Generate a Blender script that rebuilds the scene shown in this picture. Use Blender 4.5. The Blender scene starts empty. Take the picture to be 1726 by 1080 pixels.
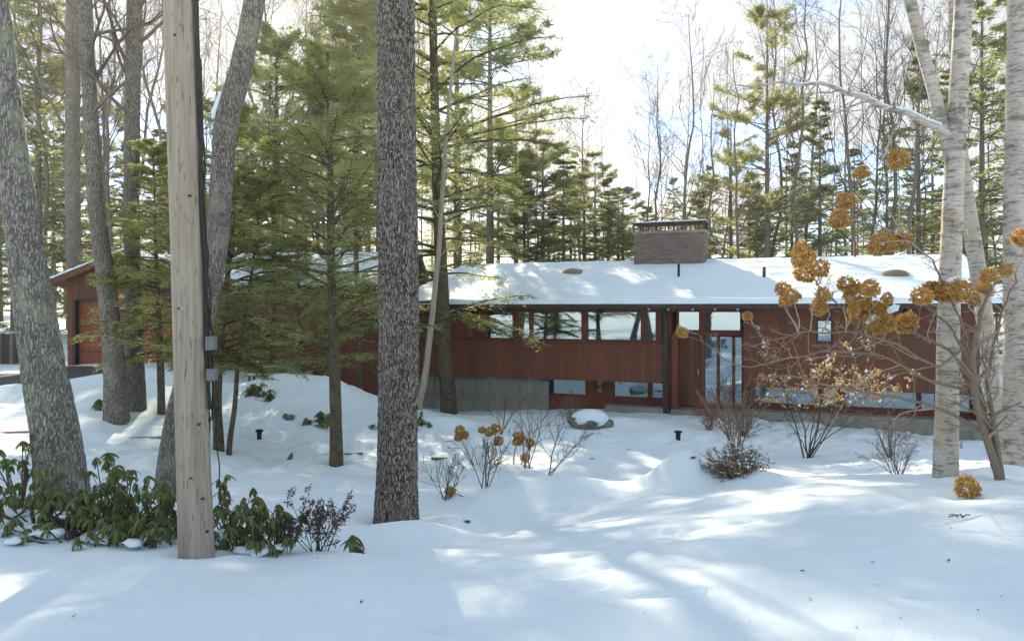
import bpy, math, random
import numpy as np
from mathutils import Vector, Matrix
sc = bpy.context.scene
COL = sc.collection
R = math.radians

# ------------------------------------------------------------------ camera, sky, sun, exposure
F, CX, CY, CZ = 1246.0, 863.0, 518.0, 1.6          # focal length and horizon in photo pixels, eye height
cam = bpy.data.cameras.new('camera'); cam_o = bpy.data.objects.new('camera', cam); COL.objects.link(cam_o)
cam.sensor_width = 36; cam.lens = F / 1726 * 36; cam.shift_y = -22 / 1726; cam.clip_end = 3000; cam.clip_start = .05
cam_o.location = (0, 0, CZ); cam_o.rotation_euler = (R(90), 0, 0); sc.camera = cam_o
SUN_EL, SUN_AZ = 27.0, -10.5                        # azimuth from +Y, negative = left
world = bpy.data.worlds.new('World'); sc.world = world; world.use_nodes = True
wn = world.node_tree; wn.nodes.clear()
def wnode(t, **k):
    n = wn.nodes.new(t)
    for a, b in k.items(): setattr(n, a, b)
    return n
sky = wnode('ShaderNodeTexSky', sky_type='NISHITA', sun_disc=False, sun_elevation=R(SUN_EL), sun_rotation=R(SUN_AZ),
            air_density=0.6, dust_density=0.0, ozone_density=1.0)
tc = wnode('ShaderNodeTexCoord'); sx = wnode('ShaderNodeSeparateXYZ'); wn.links.new(tc.outputs['Generated'], sx.inputs[0])
def wmath(op, a, b):
    n = wnode('ShaderNodeMath', operation=op)
    for i, v in enumerate((a, b)):
        if isinstance(v, (int, float)): n.inputs[i].default_value = v
        else: wn.links.new(v, n.inputs[i])
    return n.outputs[0]
den = wmath('ADD', wmath('MAXIMUM', sx.outputs[2], 0.0), 0.22)
cmb = wnode('ShaderNodeCombineXYZ')
wn.links.new(wmath('DIVIDE', sx.outputs[0], den), cmb.inputs[0]); wn.links.new(wmath('DIVIDE', sx.outputs[1], den), cmb.inputs[1])
cmb.inputs[2].default_value = 4.3
nz = wnode('ShaderNodeTexNoise'); nz.inputs['Scale'].default_value = 1.5; nz.inputs['Detail'].default_value = 6; nz.inputs['Roughness'].default_value = .52
wn.links.new(cmb.outputs[0], nz.inputs['Vector'])
rp = wnode('ShaderNodeValToRGB'); rp.color_ramp.elements[0].position = .40; rp.color_ramp.elements[1].position = .52
wn.links.new(nz.outputs['Fac'], rp.inputs[0])
mx = wnode('ShaderNodeMix', data_type='RGBA'); wn.links.new(rp.outputs[0], mx.inputs['Factor'])
wn.links.new(sky.outputs[0], mx.inputs['A']); mx.inputs['B'].default_value = (2.3, 2.48, 2.65, 1)
bg = wnode('ShaderNodeBackground'); bg.inputs['Strength'].default_value = .15; wn.links.new(mx.outputs['Result'], bg.inputs[0])
wo = wnode('ShaderNodeOutputWorld'); wn.links.new(bg.outputs[0], wo.inputs[0])
sun = bpy.data.lights.new('sun', 'SUN'); sun.energy = 5.0; sun.angle = R(.6); sun.color = (1, .83, .60)
sun_o = bpy.data.objects.new('sun', sun); COL.objects.link(sun_o)
sd = Vector((math.sin(R(SUN_AZ)) * math.cos(R(SUN_EL)), math.cos(R(SUN_AZ)) * math.cos(R(SUN_EL)), math.sin(R(SUN_EL))))
sun_o.rotation_euler = sd.to_track_quat('Z', 'Y').to_euler(); sun_o.location = (-8, 40, 30)
vs = sc.view_settings; vs.view_transform = 'Standard'; vs.look = 'None'; vs.exposure = 1.24; vs.gamma = 1.0
sc.cycles.use_denoising = True; sc.cycles.max_bounces = 8; sc.cycles.diffuse_bounces = 5; sc.cycles.transparent_max_bounces = 8
sc.cycles.sample_clamp_indirect = 6.0

# ------------------------------------------------------------------ helpers
def P(px, py, Y): return np.array(((px - CX) / F * Y, Y, CZ - (py - CY) / F * Y))
_T = np.random.default_rng(5).random((16, 256, 256))
def vn(x, y, k=0):                                   # value noise 0..1
    x = np.asarray(x, float); y = np.asarray(y, float)
    xi = np.floor(x).astype(int); yi = np.floor(y).astype(int); fx = x - xi; fy = y - yi
    fx = fx * fx * (3 - 2 * fx); fy = fy * fy * (3 - 2 * fy); t = _T[k]
    a = t[xi & 255, yi & 255]; b = t[(xi + 1) & 255, yi & 255]; c = t[xi & 255, (yi + 1) & 255]; d = t[(xi + 1) & 255, (yi + 1) & 255]
    return (a * (1 - fx) + b * fx) * (1 - fy) + (c * (1 - fx) + d * fx) * fy
def mesh(name, V, Fq, smooth=True, attr=None):       # faces: array (n,4) or (n,3), or list of such arrays
    me = bpy.data.meshes.new(name); V = np.ascontiguousarray(V, dtype=np.float32)
    fl = [np.asarray(f, dtype=np.int32) for f in (Fq if isinstance(Fq, list) else [Fq]) if len(f)]
    me.vertices.add(len(V)); me.vertices.foreach_set('co', V.ravel())
    li = np.concatenate([f.ravel() for f in fl]); sz = np.concatenate([np.full(len(f), f.shape[1], np.int32) for f in fl])
    me.loops.add(len(li)); me.loops.foreach_set('vertex_index', li)
    st = np.concatenate([[0], np.cumsum(sz)[:-1]]).astype(np.int32)
    me.polygons.add(len(sz)); me.polygons.foreach_set('loop_start', st)
    me.polygons.foreach_set('use_smooth', np.full(len(sz), smooth, bool))
    if attr is not None:
        a = me.attributes.new('var', 'FLOAT', 'POINT'); a.data.foreach_set('value', np.ascontiguousarray(attr, dtype=np.float32))
    me.update(calc_edges=True); me.validate(); return me
W = {}
def obj(name, me, mat=None, parent=None, m=None):
    o = bpy.data.objects.new(name, me); COL.objects.link(o); m = m or Matrix()
    o.matrix_basis = m; W[o] = m
    if mat is not None and me is not None and len(me.materials) == 0: me.materials.append(mat)
    if parent is not None:
        o.parent = parent; o.matrix_parent_inverse = W[parent].inverted()
    return o
def tag(o, label, cat, group=None, kind=None):
    if label: o['label'] = label
    if cat: o['category'] = cat
    if group: o['group'] = group
    if kind: o['kind'] = kind
    return o
def empty(name, loc, label, cat, group=None):
    o = bpy.data.objects.new(name, None); COL.objects.link(o); o.empty_display_size = .2
    m = Matrix.Translation(Vector(loc)); o.matrix_basis = m; W[o] = m
    return tag(o, label, cat, group)
def copy_tree(o, m, label=None, parent=None):
    c = o.copy(); COL.objects.link(c)
    if parent is None:
        c.matrix_basis = m
        if label: c['label'] = label
    else: c.parent = parent
    for ch in o.children: copy_tree(ch, None, None, c)
    return c
def norm(v): return v / np.maximum(np.linalg.norm(v, axis=-1, keepdims=True), 1e-9)

class MB:                                            # mesh collector
    def __init__(s): s.V = []; s.Q = []; s.A = []; s.n = 0
    def add(s, V, Q, a=0.5):
        V = np.asarray(V, float).reshape(-1, 3); s.V.append(V); s.Q.append(np.asarray(Q) + s.n); s.n += len(V)
        s.A.append(np.broadcast_to(np.asarray(a, float), (len(V),)))
    def tubes(s, Pt, Rd, sides):                     # (m,n,3), (m,n)
        m, n, _ = Pt.shape
        if m == 0: return
        T = np.empty_like(Pt); T[:, 1:-1] = Pt[:, 2:] - Pt[:, :-2]; T[:, 0] = Pt[:, 1] - Pt[:, 0]; T[:, -1] = Pt[:, -1] - Pt[:, -2]
        T = norm(T); mean = norm(T.mean(1)); ref = np.where(np.abs(mean[:, 2:3]) > .8, np.array([[1., 0, 0]]), np.array([[0, 0, 1.]]))
        A = norm(np.cross(T, ref[:, None, :])); B = np.cross(T, A)
        th = np.arange(sides) / sides * 2 * math.pi
        V = Pt[:, :, None, :] + Rd[:, :, None, None] * (np.cos(th)[None, None, :, None] * A[:, :, None, :] + np.sin(th)[None, None, :, None] * B[:, :, None, :])
        i, j, k = np.meshgrid(np.arange(m), np.arange(n - 1), np.arange(sides), indexing='ij'); k2 = (k + 1) % sides
        f = lambda a, b, c: (a * n + b) * sides + c
        Q = np.stack([f(i, j, k), f(i, j, k2), f(i, j + 1, k2), f(i, j + 1, k)], -1).reshape(-1, 4)
        rnd = np.repeat(np.random.default_rng(m * 7 + n).random(m), n * sides)
        s.add(V, Q, rnd)
        if sides >= 5:                                # close the thick ends
            if sides % 2 == 0:
                h = sides // 2 - 1
                for e in (0, n - 1):
                    b = (np.arange(m) * n + e) * sides
                    s.Q.append(np.concatenate([np.stack([b + q, b + q + 1, b + sides - 2 - q, b + sides - 1 - q], -1) for q in range(h)]) + s.n - m * n * sides)
    def tube(s, pts, rad, sides=8):
        pts = np.asarray(pts, float); rad = np.broadcast_to(np.asarray(rad, float), (len(pts),)); s.tubes(pts[None], rad[None], sides)
    def leaves(s, C, D, S, l, w, var=None, fold=0.0):  # diamonds from base C along D, width along S
        N = len(C); l = np.broadcast_to(l, (N,))[:, None]; w = np.broadcast_to(w, (N,))[:, None]
        mid = C + D * l * .5; nrm = np.cross(D, S) * fold * w
        V = np.stack([C, mid + S * w * .5 + nrm, C + D * l, mid - S * w * .5 + nrm], 1)
        Q = np.arange(N * 4).reshape(N, 4)
        s.add(V, Q, np.repeat(var if var is not None else np.random.default_rng(N).random(N), 4))
    def box(s, x0, x1, y0, y1, z0, z1, a=.5):
        V = [(x, y, z) for z in (z0, z1) for y in (y0, y1) for x in (x0, x1)]
        s.add(V, [(0, 2, 3, 1), (4, 5, 7, 6), (0, 1, 5, 4), (2, 6, 7, 3), (0, 4, 6, 2), (1, 3, 7, 5)], a)
    def mesh(s, name, smooth=True):
        return mesh(name, np.concatenate(s.V), np.concatenate(s.Q), smooth, np.concatenate(s.A))
    def build(s, name, mat, parent=None, smooth=True, m=None): return obj(name, s.mesh(name, smooth), mat, parent, m)

# ------------------------------------------------------------------ materials
MATS = {}
class NT:
    def __init__(s, name, rough=.8, spec=.3):
        s.m = bpy.data.materials.new(name); s.m.use_nodes = True; s.t = s.m.node_tree; s.b = s.t.nodes['Principled BSDF']
        s.b.inputs['Roughness'].default_value = rough; s.b.inputs['Specular IOR Level'].default_value = spec; MATS[name] = s.m
        s.out = s.t.nodes['Material Output']; s.tc = s.n('ShaderNodeTexCoord')
    def n(s, t, **k):
        x = s.t.nodes.new(t)
        for a, b in k.items(): setattr(x, a, b)
        return x
    def l(s, a, b): s.t.links.new(a, b)
    def noise(s, scale, stretch=(1, 1, 1), detail=4, rough=.55, coord='Object', kind='noise'):
        mp = s.n('ShaderNodeMapping'); mp.inputs['Scale'].default_value = stretch; s.l(s.tc.outputs[coord], mp.inputs[0])
        if kind == 'noise':
            x = s.n('ShaderNodeTexNoise'); x.inputs['Scale'].default_value = scale; x.inputs['Detail'].default_value = detail; x.inputs['Roughness'].default_value = rough
            s.l(mp.outputs[0], x.inputs['Vector']); return x.outputs['Fac']
        x = s.n('ShaderNodeTexVoronoi', feature=kind); x.inputs['Scale'].default_value = scale; s.l(mp.outputs[0], x.inputs['Vector']); return x.outputs['Distance']
    def attr(s, name='var'):
        x = s.n('ShaderNodeAttribute', attribute_name=name); return x.outputs['Fac']
    def ramp(s, fac, stops):
        r = s.n('ShaderNodeValToRGB'); e = r.color_ramp.elements
        while len(e) < len(stops): e.new(.5)
        for q, (p, c) in zip(e, stops): q.position = p; q.color = (*c, 1) if len(c) == 3 else c
        s.l(fac, r.inputs[0]); return r.outputs[0]
    def mix(s, fac, a, b, blend='MIX'):
        x = s.n('ShaderNodeMix', data_type='RGBA', blend_type=blend)
        for k, v in (('Factor', fac), ('A', a), ('B', b)):
            if isinstance(v, (int, float)): x.inputs[k].default_value = v
            elif isinstance(v, tuple): x.inputs[k].default_value = (*v, 1)
            else: s.l(v, x.inputs[k])
        return x.outputs['Result']
    def base(s, c):
        if isinstance(c, tuple): s.b.inputs['Base Color'].default_value = (*c, 1)
        else: s.l(c, s.b.inputs['Base Color'])
        return s
    def bump(s, h, strength=.5, dist=.02):
        x = s.n('ShaderNodeBump'); x.inputs['Strength'].default_value = strength; x.inputs['Distance'].default_value = dist
        s.l(h, x.inputs['Height']); s.l(x.outputs[0], s.b.inputs['Normal']); return s
g3 = lambda v: (v, v, v)
def simple(name, c1, c2, scale=6, rough=.8, stretch=(1, 1, 1), bump=.3, bd=.01, spec=.3, metal=0):
    s = NT(name, rough, spec); f = s.noise(scale, stretch); s.base(s.ramp(f, [(.3, c1), (.7, c2)])); s.bump(f, bump, bd)
    s.b.inputs['Metallic'].default_value = metal; return s.m
s = NT('snow', .75, .25); f1 = s.noise(5, detail=8, rough=.65); f2 = s.noise(60, detail=3)
s.base(s.ramp(f1, [(.3, (.73, .865, .935)), (.7, (.77, .895, .955))])); s.bump(s.mix(.35, f1, f2), .35, .02); SNOW = s.m
s = NT('ground_snow', .75, .25); f1 = s.noise(4, detail=9, rough=.6); f2 = s.noise(70, detail=3)
s.base(s.ramp(f1, [(.3, (.73, .865, .935)), (.7, (.77, .895, .955))])); s.bump(s.mix(.4, f1, f2), .7, .03); GSNOW = s.m
def bark(name, dark, light, lichen=None, lich_amt=.55, fis=0, amt=.8):
    s = NT(name, .9, .15); v = s.attr(); f = s.noise(3, (1, 1, .5), 6, .7); g = s.noise(55, (1, 1, .3), 4, .75); k = s.mix(.5, v, g)
    if fis:
        wp = s.n('ShaderNodeMapping'); wp.inputs['Scale'].default_value = (1, 1, .17); s.l(s.tc.outputs['Object'], wp.inputs[0])
        nn = s.n('ShaderNodeTexNoise'); nn.inputs['Scale'].default_value = 12; nn.inputs['Detail'].default_value = 3; s.l(s.tc.outputs['Object'], nn.inputs['Vector'])
        ad = s.n('ShaderNodeMix', data_type='VECTOR'); ad.inputs['Factor'].default_value = .045; s.l(wp.outputs[0], ad.inputs['A']); s.l(nn.outputs['Color'], ad.inputs['B'])
        vo = s.n('ShaderNodeTexVoronoi', feature='DISTANCE_TO_EDGE'); vo.inputs['Scale'].default_value = fis; s.l(ad.outputs['Result'], vo.inputs['Vector'])
        e = s.ramp(vo.outputs['Distance'], [(.02, g3(0)), (.16, g3(.6)), (.34, g3(1))]); k = s.mix(amt, k, s.mix(.55, e, g, 'OVERLAY'))
    mid = tuple((a * .6 + b * .4) for a, b in zip(dark, light))
    c = s.ramp(k, [(.2, dark), (.5, mid), (.82, light)])
    c = s.mix(s.ramp(f, [(.4, g3(0)), (.75, g3(.45))]), c, tuple(x * .55 for x in light))
    if lichen:
        lf = s.noise(3.2, (1, 1, .8), 6, .65); c = s.mix(s.ramp(lf, [(lich_amt, g3(0)), (lich_amt + .08, g3(.65))]), c, s.mix(.5, c, lichen))
    s.base(c); s.bump(k, .8, .014); return s.m
OAK = bark('oak_bark', (.03, .025, .02), (.40, .36, .315), fis=52, amt=.75)
OAK_LICHEN = bark('lichen_bark', (.10, .09, .08), (.40, .39, .35), (.40, .46, .28), .54, fis=46, amt=.75)
GREY_BARK = bark('grey_bark', (.09, .08, .07), (.32, .30, .26), (.36, .38, .28), .55, fis=44, amt=.75)
BROWN_BARK = bark('brown_bark', (.05, .04, .028), (.20, .165, .115), (.16, .17, .10), .55, fis=40, amt=.5)
FAR_BARK = bark('far_bark', (.07, .06, .05), (.22, .195, .165))
s = NT('birch_bark', .7, .3); a = s.noise(7, (1, 1, 5.5), 5, .7); b = s.noise(2.2, (1, 1, 2.2), 6, .7); c_ = s.noise(18, (1, 1, 7), 4, .7)
col = s.ramp(s.noise(3, (1, 1, .6), 4), [(.3, (.46, .37, .27)), (.5, (.55, .51, .45)), (.75, (.38, .36, .34))])
col = s.mix(s.ramp(a, [(.53, g3(0)), (.60, g3(.85))]), col, (.16, .14, .12))
col = s.mix(s.ramp(b, [(.54, g3(0)), (.62, g3(.75))]), col, (.13, .12, .10))
col = s.mix(s.ramp(c_, [(.54, g3(0)), (.62, g3(.65))]), col, (.3, .24, .19))
s.base(col); s.bump(s.mix(.5, a, c_), .5, .012); BIRCH = s.m
s = NT('pole_wood', .85, .2); f = s.noise(26, (1, 1, .03), 5, .7); g = s.noise(3, (1, 1, .4), 4)
col = s.ramp(f, [(.3, (.22, .175, .135)), (.5, (.35, .295, .235)), (.72, (.45, .39, .32))]); k = s.noise(60, (1, 1, .12), 2, .5)
col = s.mix(s.ramp(k, [(.63, g3(0)), (.70, g3(.7))]), col, (.10, .07, .05)); col = s.mix(s.ramp(g, [(.5, g3(0)), (.8, g3(.5))]), col, (.29, .22, .155))
s.base(col); s.bump(f, .4, .01); POLE = s.m
def foliage(name, dark, light, trans, amt=.45):
    s = NT(name, .55, .3); v = s.attr(); oi = s.n('ShaderNodeObjectInfo'); n_ = s.noise(1.3, detail=3)
    c = s.ramp(s.mix(.5, v, n_), [(.2, dark), (.8, light)]); s.base(c)
    tr = s.n('ShaderNodeBsdfTranslucent'); s.l(s.mix(s.ramp(v, [(0, g3(.2)), (1, g3(.9))]), tuple(x * .6 for x in trans), trans), tr.inputs[0])
    ms = s.n('ShaderNodeMixShader'); ms.inputs[0].default_value = amt; s.l(s.b.outputs[0], ms.inputs[1]); s.l(tr.outputs[0], ms.inputs[2]); s.l(ms.outputs[0], s.out.inputs[0]); return s.m
HEML = foliage('hemlock_needles', (.10, .145, .06), (.195, .25, .10), (.66, .70, .24), .6)
SPRUCE = foliage('spruce_needles', (.08, .115, .06), (.145, .19, .095), (.50, .57, .25), .55)
PINE = foliage('pine_needles', (.09, .12, .05), (.16, .20, .085), (.50, .54, .21), .55)
RHODO = foliage('rhododendron_leaf', (.05, .08, .025), (.20, .23, .09), (.36, .42, .12), .28)
DARKLEAF = foliage('dark_shrub_leaf', (.05, .035, .035), (.11, .075, .07), (.16, .10, .08), .2)
DRYLEAF = foliage('dry_leaf', (.26, .16, .07), (.58, .40, .20), (.7, .5, .2), .4)
PETAL = foliage('dried_petal', (.36, .20, .06), (.74, .49, .18), (.85, .55, .17), .35)
s = NT('siding', .75, .25); f = s.noise(14, (1, 1, .06), 5, .65); oi = s.n('ShaderNodeObjectInfo')
col = s.ramp(f, [(.3, (.13, .049, .030)), (.7, (.225, .084, .05))]); col = s.mix(s.ramp(oi.outputs['Random'], [(0, g3(0)), (1, g3(.7))]), col, (.105, .052, .04))
s.base(col); s.bump(f, .4, .006); SIDING = s.m
TRIM = simple('trim_wood', (.11, .037, .022), (.19, .062, .036), 12, .7, (1, 1, .2))
DOORW = simple('garage_door_wood', (.20, .062, .028), (.30, .095, .045), 9, .6, (1, 1, .15))
DARKTRIM = simple('dark_trim', (.03, .026, .024), (.06, .05, .045), 10, .6)
CONC = simple('concrete', (.16, .17, .14), (.30, .31, .27), 3, .9, (1, 1, .5))
BRICK = None
s = NT('brick', .85, .2); oi = s.n('ShaderNodeObjectInfo'); f = s.noise(25, detail=4)
col = s.ramp(oi.outputs['Random'], [(0, (.11, .065, .052)), (.5, (.20, .10, .075)), (1, (.25, .155, .115))]); s.base(s.mix(.35, col, s.ramp(f, [(.3, g3(.08)), (.7, g3(.3))]))); s.bump(f, .4, .006); BRICK = s.m
MORTAR = simple('mortar', (.26, .24, .22), (.36, .34, .31), 30)
METAL = simple('grey_metal', (.30, .31, .31), (.40, .41, .41), 8, .45, metal=.4)
BLACK = simple('black_rubber', (.012, .012, .013), (.03, .03, .03), 10, .55)
ASPH = simple('asphalt', (.045, .047, .052), (.085, .09, .10), 7, .7, bump=.4)
STONE = simple('boulder_stone', (.10, .105, .085), (.26, .26, .21), 5, .9, bump=.6, bd=.03)
CURT = simple('curtain', (.58, .66, .68), (.72, .78, .79), 3, .9, (3, 3, .2))
ROOFM = simple('roof_felt', (.05, .045, .04), (.09, .08, .07), 10)
DOME = simple('skylight_dome', (.20, .13, .07), (.30, .21, .12), 4, .35)
PLASTIC = simple('grey_plastic', (.13, .14, .14), (.18, .19, .19), 8, .5)
ROOM = simple('room_dark', (.05, .045, .04), (.09, .08, .07), 2)
TIMBER = simple('weathered_timber', (.10, .085, .07), (.22, .19, .16), 10, .85, (.2, 1, 1))
s = NT('bulb', .3); s.b.inputs['Base Color'].default_value = (.8, .8, .78, 1); BULB = s.m
s = NT('window_glass', .03); gl = s.n('ShaderNodeBsdfGlossy'); gl.inputs['Roughness'].default_value = .02; gl.inputs[0].default_value = (.85, .93, 1, 1)
trn = s.n('ShaderNodeBsdfTransparent'); trn.inputs[0].default_value = (.8, .88, .9, 1); lw = s.n('ShaderNodeLayerWeight'); lw.inputs[0].default_value = .45
ms = s.n('ShaderNodeMixShader'); wv = s.noise(1.2, detail=2)
mt = s.n('ShaderNodeMath', operation='MULTIPLY_ADD'); s.l(lw.outputs['Fresnel'], mt.inputs[0]); mt.inputs[1].default_value = .8; mt.inputs[2].default_value = .22
s.l(mt.outputs[0], ms.inputs[0]); s.l(trn.outputs[0], ms.inputs[1]); s.l(gl.outputs[0], ms.inputs[2]); s.l(ms.outputs[0], s.out.inputs[0])
bp = s.n('ShaderNodeBump'); bp.inputs['Strength'].default_value = .05; bp.inputs['Distance'].default_value = .02; s.l(wv, bp.inputs['Height']); s.l(bp.outputs[0], gl.inputs['Normal']); GLASS = s.m

# ------------------------------------------------------------------ terrain
ctl = [(-6, 0, 0), (0, 0, 0), (6, 0, 0), (-4, 3, 0), (0, 3, 0), (4, 3, .02), (-8, 3, 0), (8, 3, .05),
       (-12, 22, -.52), (-16, 22, -.5), (-18, 30, -.45), (-10.5, 25, -.47), (-14, 26, -.45), (5, 26, -1.7), (-6, 29, -1.2), (13, 25, -1.9), (0, 38, -.6),
       (-18, 40, 0), (18, 38, -1), (0, 65, 1), (-40, 60, 1.5), (40, 60, .5), (-40, 10, -.3), (-40, 25, -.3), (40, 10, -.2), (40, 25, -1.2), (-30, -40, 4), (30, -40, 4),
       (0, -40, 4), (0, -14, .6), (-20, -14, .6), (20, -14, .6), (-90, 60, 3), (90, 60, 2), (0, 120, 4), (-120, 140, 6), (120, 140, 6), (-120, -60, 6), (120, -60, 6), (0, 200, 8), (17, 18, -1.6), (18, 12, -.8)]
for p in [(0, 922, 6), (330, 938, 6), (600, 948, 5.9), (-200, 915, 6), (800, 930, 6.3), (1000, 930, 6), (1200, 920, 5.8), (1400, 900, 5.8), (1700, 880, 5.8), (1950, 870, 5.8),
          (1400, 818, 8.6), (1600, 805, 8.4), (1720, 800, 8.3), (1250, 832, 8.8), (1100, 850, 9), (2000, 800, 8.3),
          (105, 858, 8), (0, 830, 8.2), (250, 830, 9.8), (450, 850, 9), (600, 860, 9), (670, 890, 8.7),
          (150, 770, 13), (300, 770, 13.5), (450, 790, 13.5), (565, 785, 14.5), (650, 800, 13.5), (800, 790, 14), (1000, 792, 14), (900, 740, 17), (1100, 760, 16), (1300, 772, 15.5), (1450, 777, 15), (1600, 772, 15),
          (1000, 718, 20), (760, 697, 23.5), (900, 697, 22.5), (1200, 706, 20.8), (1300, 722, 19.5), (1500, 746, 18.2), (1560, 752, 17.8), (1640, 768, 17),
          (195, 708, 16.7), (30, 700, 16.5), (60, 740, 15), (380, 765, 15), (430, 722, 17), (250, 632, 21), (120, 660, 19),
          (520, 655, 20.5), (620, 668, 20.5), (460, 660, 20), (570, 725, 17.5), (430, 692, 18), (520, 672, 23), (650, 690, 23.5), (750, 720, 19)]:
    ctl.append(tuple(P(*p)))
ctl = np.array(ctl); _s = 10.0
def _phi(r2): return np.where(r2 > 1e-12, .5 * r2 * np.log(np.maximum(r2, 1e-12)), 0)
N_ = len(ctl); _xy = ctl[:, :2] / _s; d2 = ((_xy[:, None] - _xy[None]) ** 2).sum(-1)
A_ = np.zeros((N_ + 3, N_ + 3)); A_[:N_, :N_] = _phi(d2) + np.eye(N_) * 2e-4; A_[:N_, N_] = 1; A_[:N_, N_ + 1:] = _xy; A_[N_, :N_] = 1; A_[N_ + 1:, :N_] = _xy.T
_w = np.linalg.solve(A_, np.concatenate([ctl[:, 2], [0, 0, 0]]))
BUMPS = []                                            # x, y, height, rx, ry, rot
def bumpp(px, py, Y, h, rx, ry, rot=0): q = P(px, py, Y); BUMPS.append((q[0], q[1], h, rx, ry, rot))
bumpp(705, 880, 7.7, .20, .62, .42); bumpp(930, 825, 10.6, .34, 1.25, .7); bumpp(1152, 800, 10.4, .5, .48, .5); bumpp(1275, 830, 9.6, .16, .35, .3)
bumpp(770, 865, 8.9, .15, .35, .35); bumpp(535, 660, 20.3, .32, 1.4, 1.0); bumpp(450, 668, 20, .2, 1.0, .8); bumpp(250, 632, 21, .16, 1.8, .7); bumpp(760, 712, 19, .3, .9, .6); bumpp(340, 925, 5.95, .05, .22, .15)
bumpp(1045, 705, 20, .2, 1.0, .6); bumpp(1700, 795, 8.4, .07, .4, .25); bumpp(370, 780, 13.5, .14, .5, .5); bumpp(30, 905, 6.5, .13, .4, .3); bumpp(560, 925, 6.2, .06, .4, .2)
for a_, y_ in ((-420, 18.4), (-260, 18.4), (-100, 18.3), (0, 18.2), (60, 18.5), (110, 19.5), (150, 21.0), (195, 23.2)): bumpp(a_, 0, y_, .09, 1.5, .5, .0 if a_ < 80 else .9)
for a_, y_, r_ in ((670, 8.6, .36), (106, 8.0, .42), (331, 6.0, .24), (1594, 8.4, .24), (1716, 8.7, .3), (567, 14.5, .26), (757, 23.2, .5)): bumpp(a_, 0, y_, .05, r_ * 1.7, r_ * 1.7); bumpp(a_, 0, y_, -.09, r_, r_)
DRIVE = [(-500, 19.2, 23.4), (0, 18.9, 23.4), (50, 19.1, 23.6), (95, 20.0, 24.0), (105, 20.3, 26.4), (150, 22.0, 26.4), (200, 24.2, 26.4), (245, 25.5, 26.4), (300, 26.0, 26.4)]
def in_drive(x, y):
    px = CX + x / np.maximum(y, 1) * F; a = np.interp(px, [d[0] for d in DRIVE], [d[1] for d in DRIVE]); b = np.interp(px, [d[0] for d in DRIVE], [d[2] for d in DRIVE])
    return (px < 300) & (px > -480) & (y > a) & (y < b)
def H(x, y, fine=True):
    x = np.asarray(x, float); y = np.asarray(y, float); sh = x.shape; x = x.ravel(); y = y.ravel(); z = np.empty_like(x)
    for i in range(0, len(x), 20000):
        q = np.stack([x[i:i + 20000], y[i:i + 20000]], -1) / _s
        z[i:i + 20000] = _phi(((q[:, None] - _xy[None]) ** 2).sum(-1)) @ _w[:N_] + _w[N_] + q @ _w[N_ + 1:]
    for bx, by, h, rx, ry, rot in BUMPS:
        dx = x - bx; dy = y - by; u = dx * math.cos(rot) + dy * math.sin(rot); v = -dx * math.sin(rot) + dy * math.cos(rot)
        q = (u / rx) ** 2 + (v / ry) ** 2; z += h * np.exp(-q if h > 0 else -q * q)
    z = np.clip(z, -4, 12)
    z += (vn(x * .55 + 7, y * .55) - .5) * .10 * np.clip((y - 4) / 5, .25, 1) + (vn(x * 1.7, y * 1.7, 1) - .5) * .045 + (vn(x * 3.1 + y, y * 2.2, 6) - .5) * .018
    if fine:
        lawn = np.clip((y - 10.5) / 2, 0, 1) * np.clip((24 - y) / 3, 0, 1) * np.clip((vn(x * .35, y * .5, 4) - .25) * 3, 0, 1)
        z += lawn * ((vn(x * 3.2, y * 3.2, 2) - .5) * .15 + (vn(x * 7, y * 7, 3) - .5) * .075)
        z += (vn(x * 6, y * 6, 5) - .5) * .016 + (vn(x * 13, y * 11, 7) - .5) * .008
        z = np.where(in_drive(x, y), np.minimum(z, -.53), z)
    return z.reshape(sh)
def ground(px, py, y0=2.5, y1=40):                    # where the sight line of a pixel first meets the ground
    Y = np.linspace(y0, y1, 1500); q = np.stack([P(px, py, t) for t in Y]); h = H(q[:, 0], q[:, 1], False); k = np.nonzero(q[:, 2] <= h)[0]
    return q[k[0]] if len(k) else q[-1]
def onground(px, Y): x = (px - CX) / F * Y; return np.array((x, Y, float(H(np.array([x]), np.array([Y]))[0])))
rng = np.random.default_rng(3)
for px, py, h, a, b, rot in [(1128, 997, -.030, .30, .045, .03), (990, 988, -.02, .30, .05, -.05), (1590, 1003, -.026, .22, .06, -.15), (1680, 997, -.028, .25, .05, -.1), (780, 985, -.014, .14, .03, -.1),
                             (735, 1058, -.03, .05, .09, .4), (752, 1008, -.015, .08, .05, .2), (1285, 900, -.015, .10, .05, .4), (1150, 895, -.02, .09, .04, .3), (1100, 893, -.02, .08, .04, .4), (1060, 910, -.02, .08, .04, .4), (980, 935, -.025, .12, .05, .4), (1450, 915, -.02, .12, .07, -.4),
                             (1200, 872, -.02, .1, .05, .3), (1260, 845, -.02, .12, .05, .2), (1390, 832, -.02, .1, .05, .1), (895, 950, -.015, .1, .05, .3), (1495, 965, -.012, .07, .03, 0), (940, 858, -.03, .16, .08, .2), (1640, 838, -.03, .2, .08, 0)]:
    q = ground(px, py); BUMPS.append((q[0], q[1], h * 2.2, a, max(b * 1.3, .07), rot))
for k in range(34):                                   # old footprints wandering down the bank
    t = k / 33; q = ground(1500 - 640 * t + 60 * math.sin(t * 9) + (k % 2) * 14, 850 + 130 * t ** 1.5); BUMPS.append((q[0], q[1], -.035 * rng.uniform(.5, 1.2), .13, .06, .5 + rng.normal() * .3))
def axis(segs):
    o = []
    for a, b, st in segs: o.append(np.arange(a, b, st))
    return np.concatenate(o + [[segs[-1][1]]])
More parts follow.
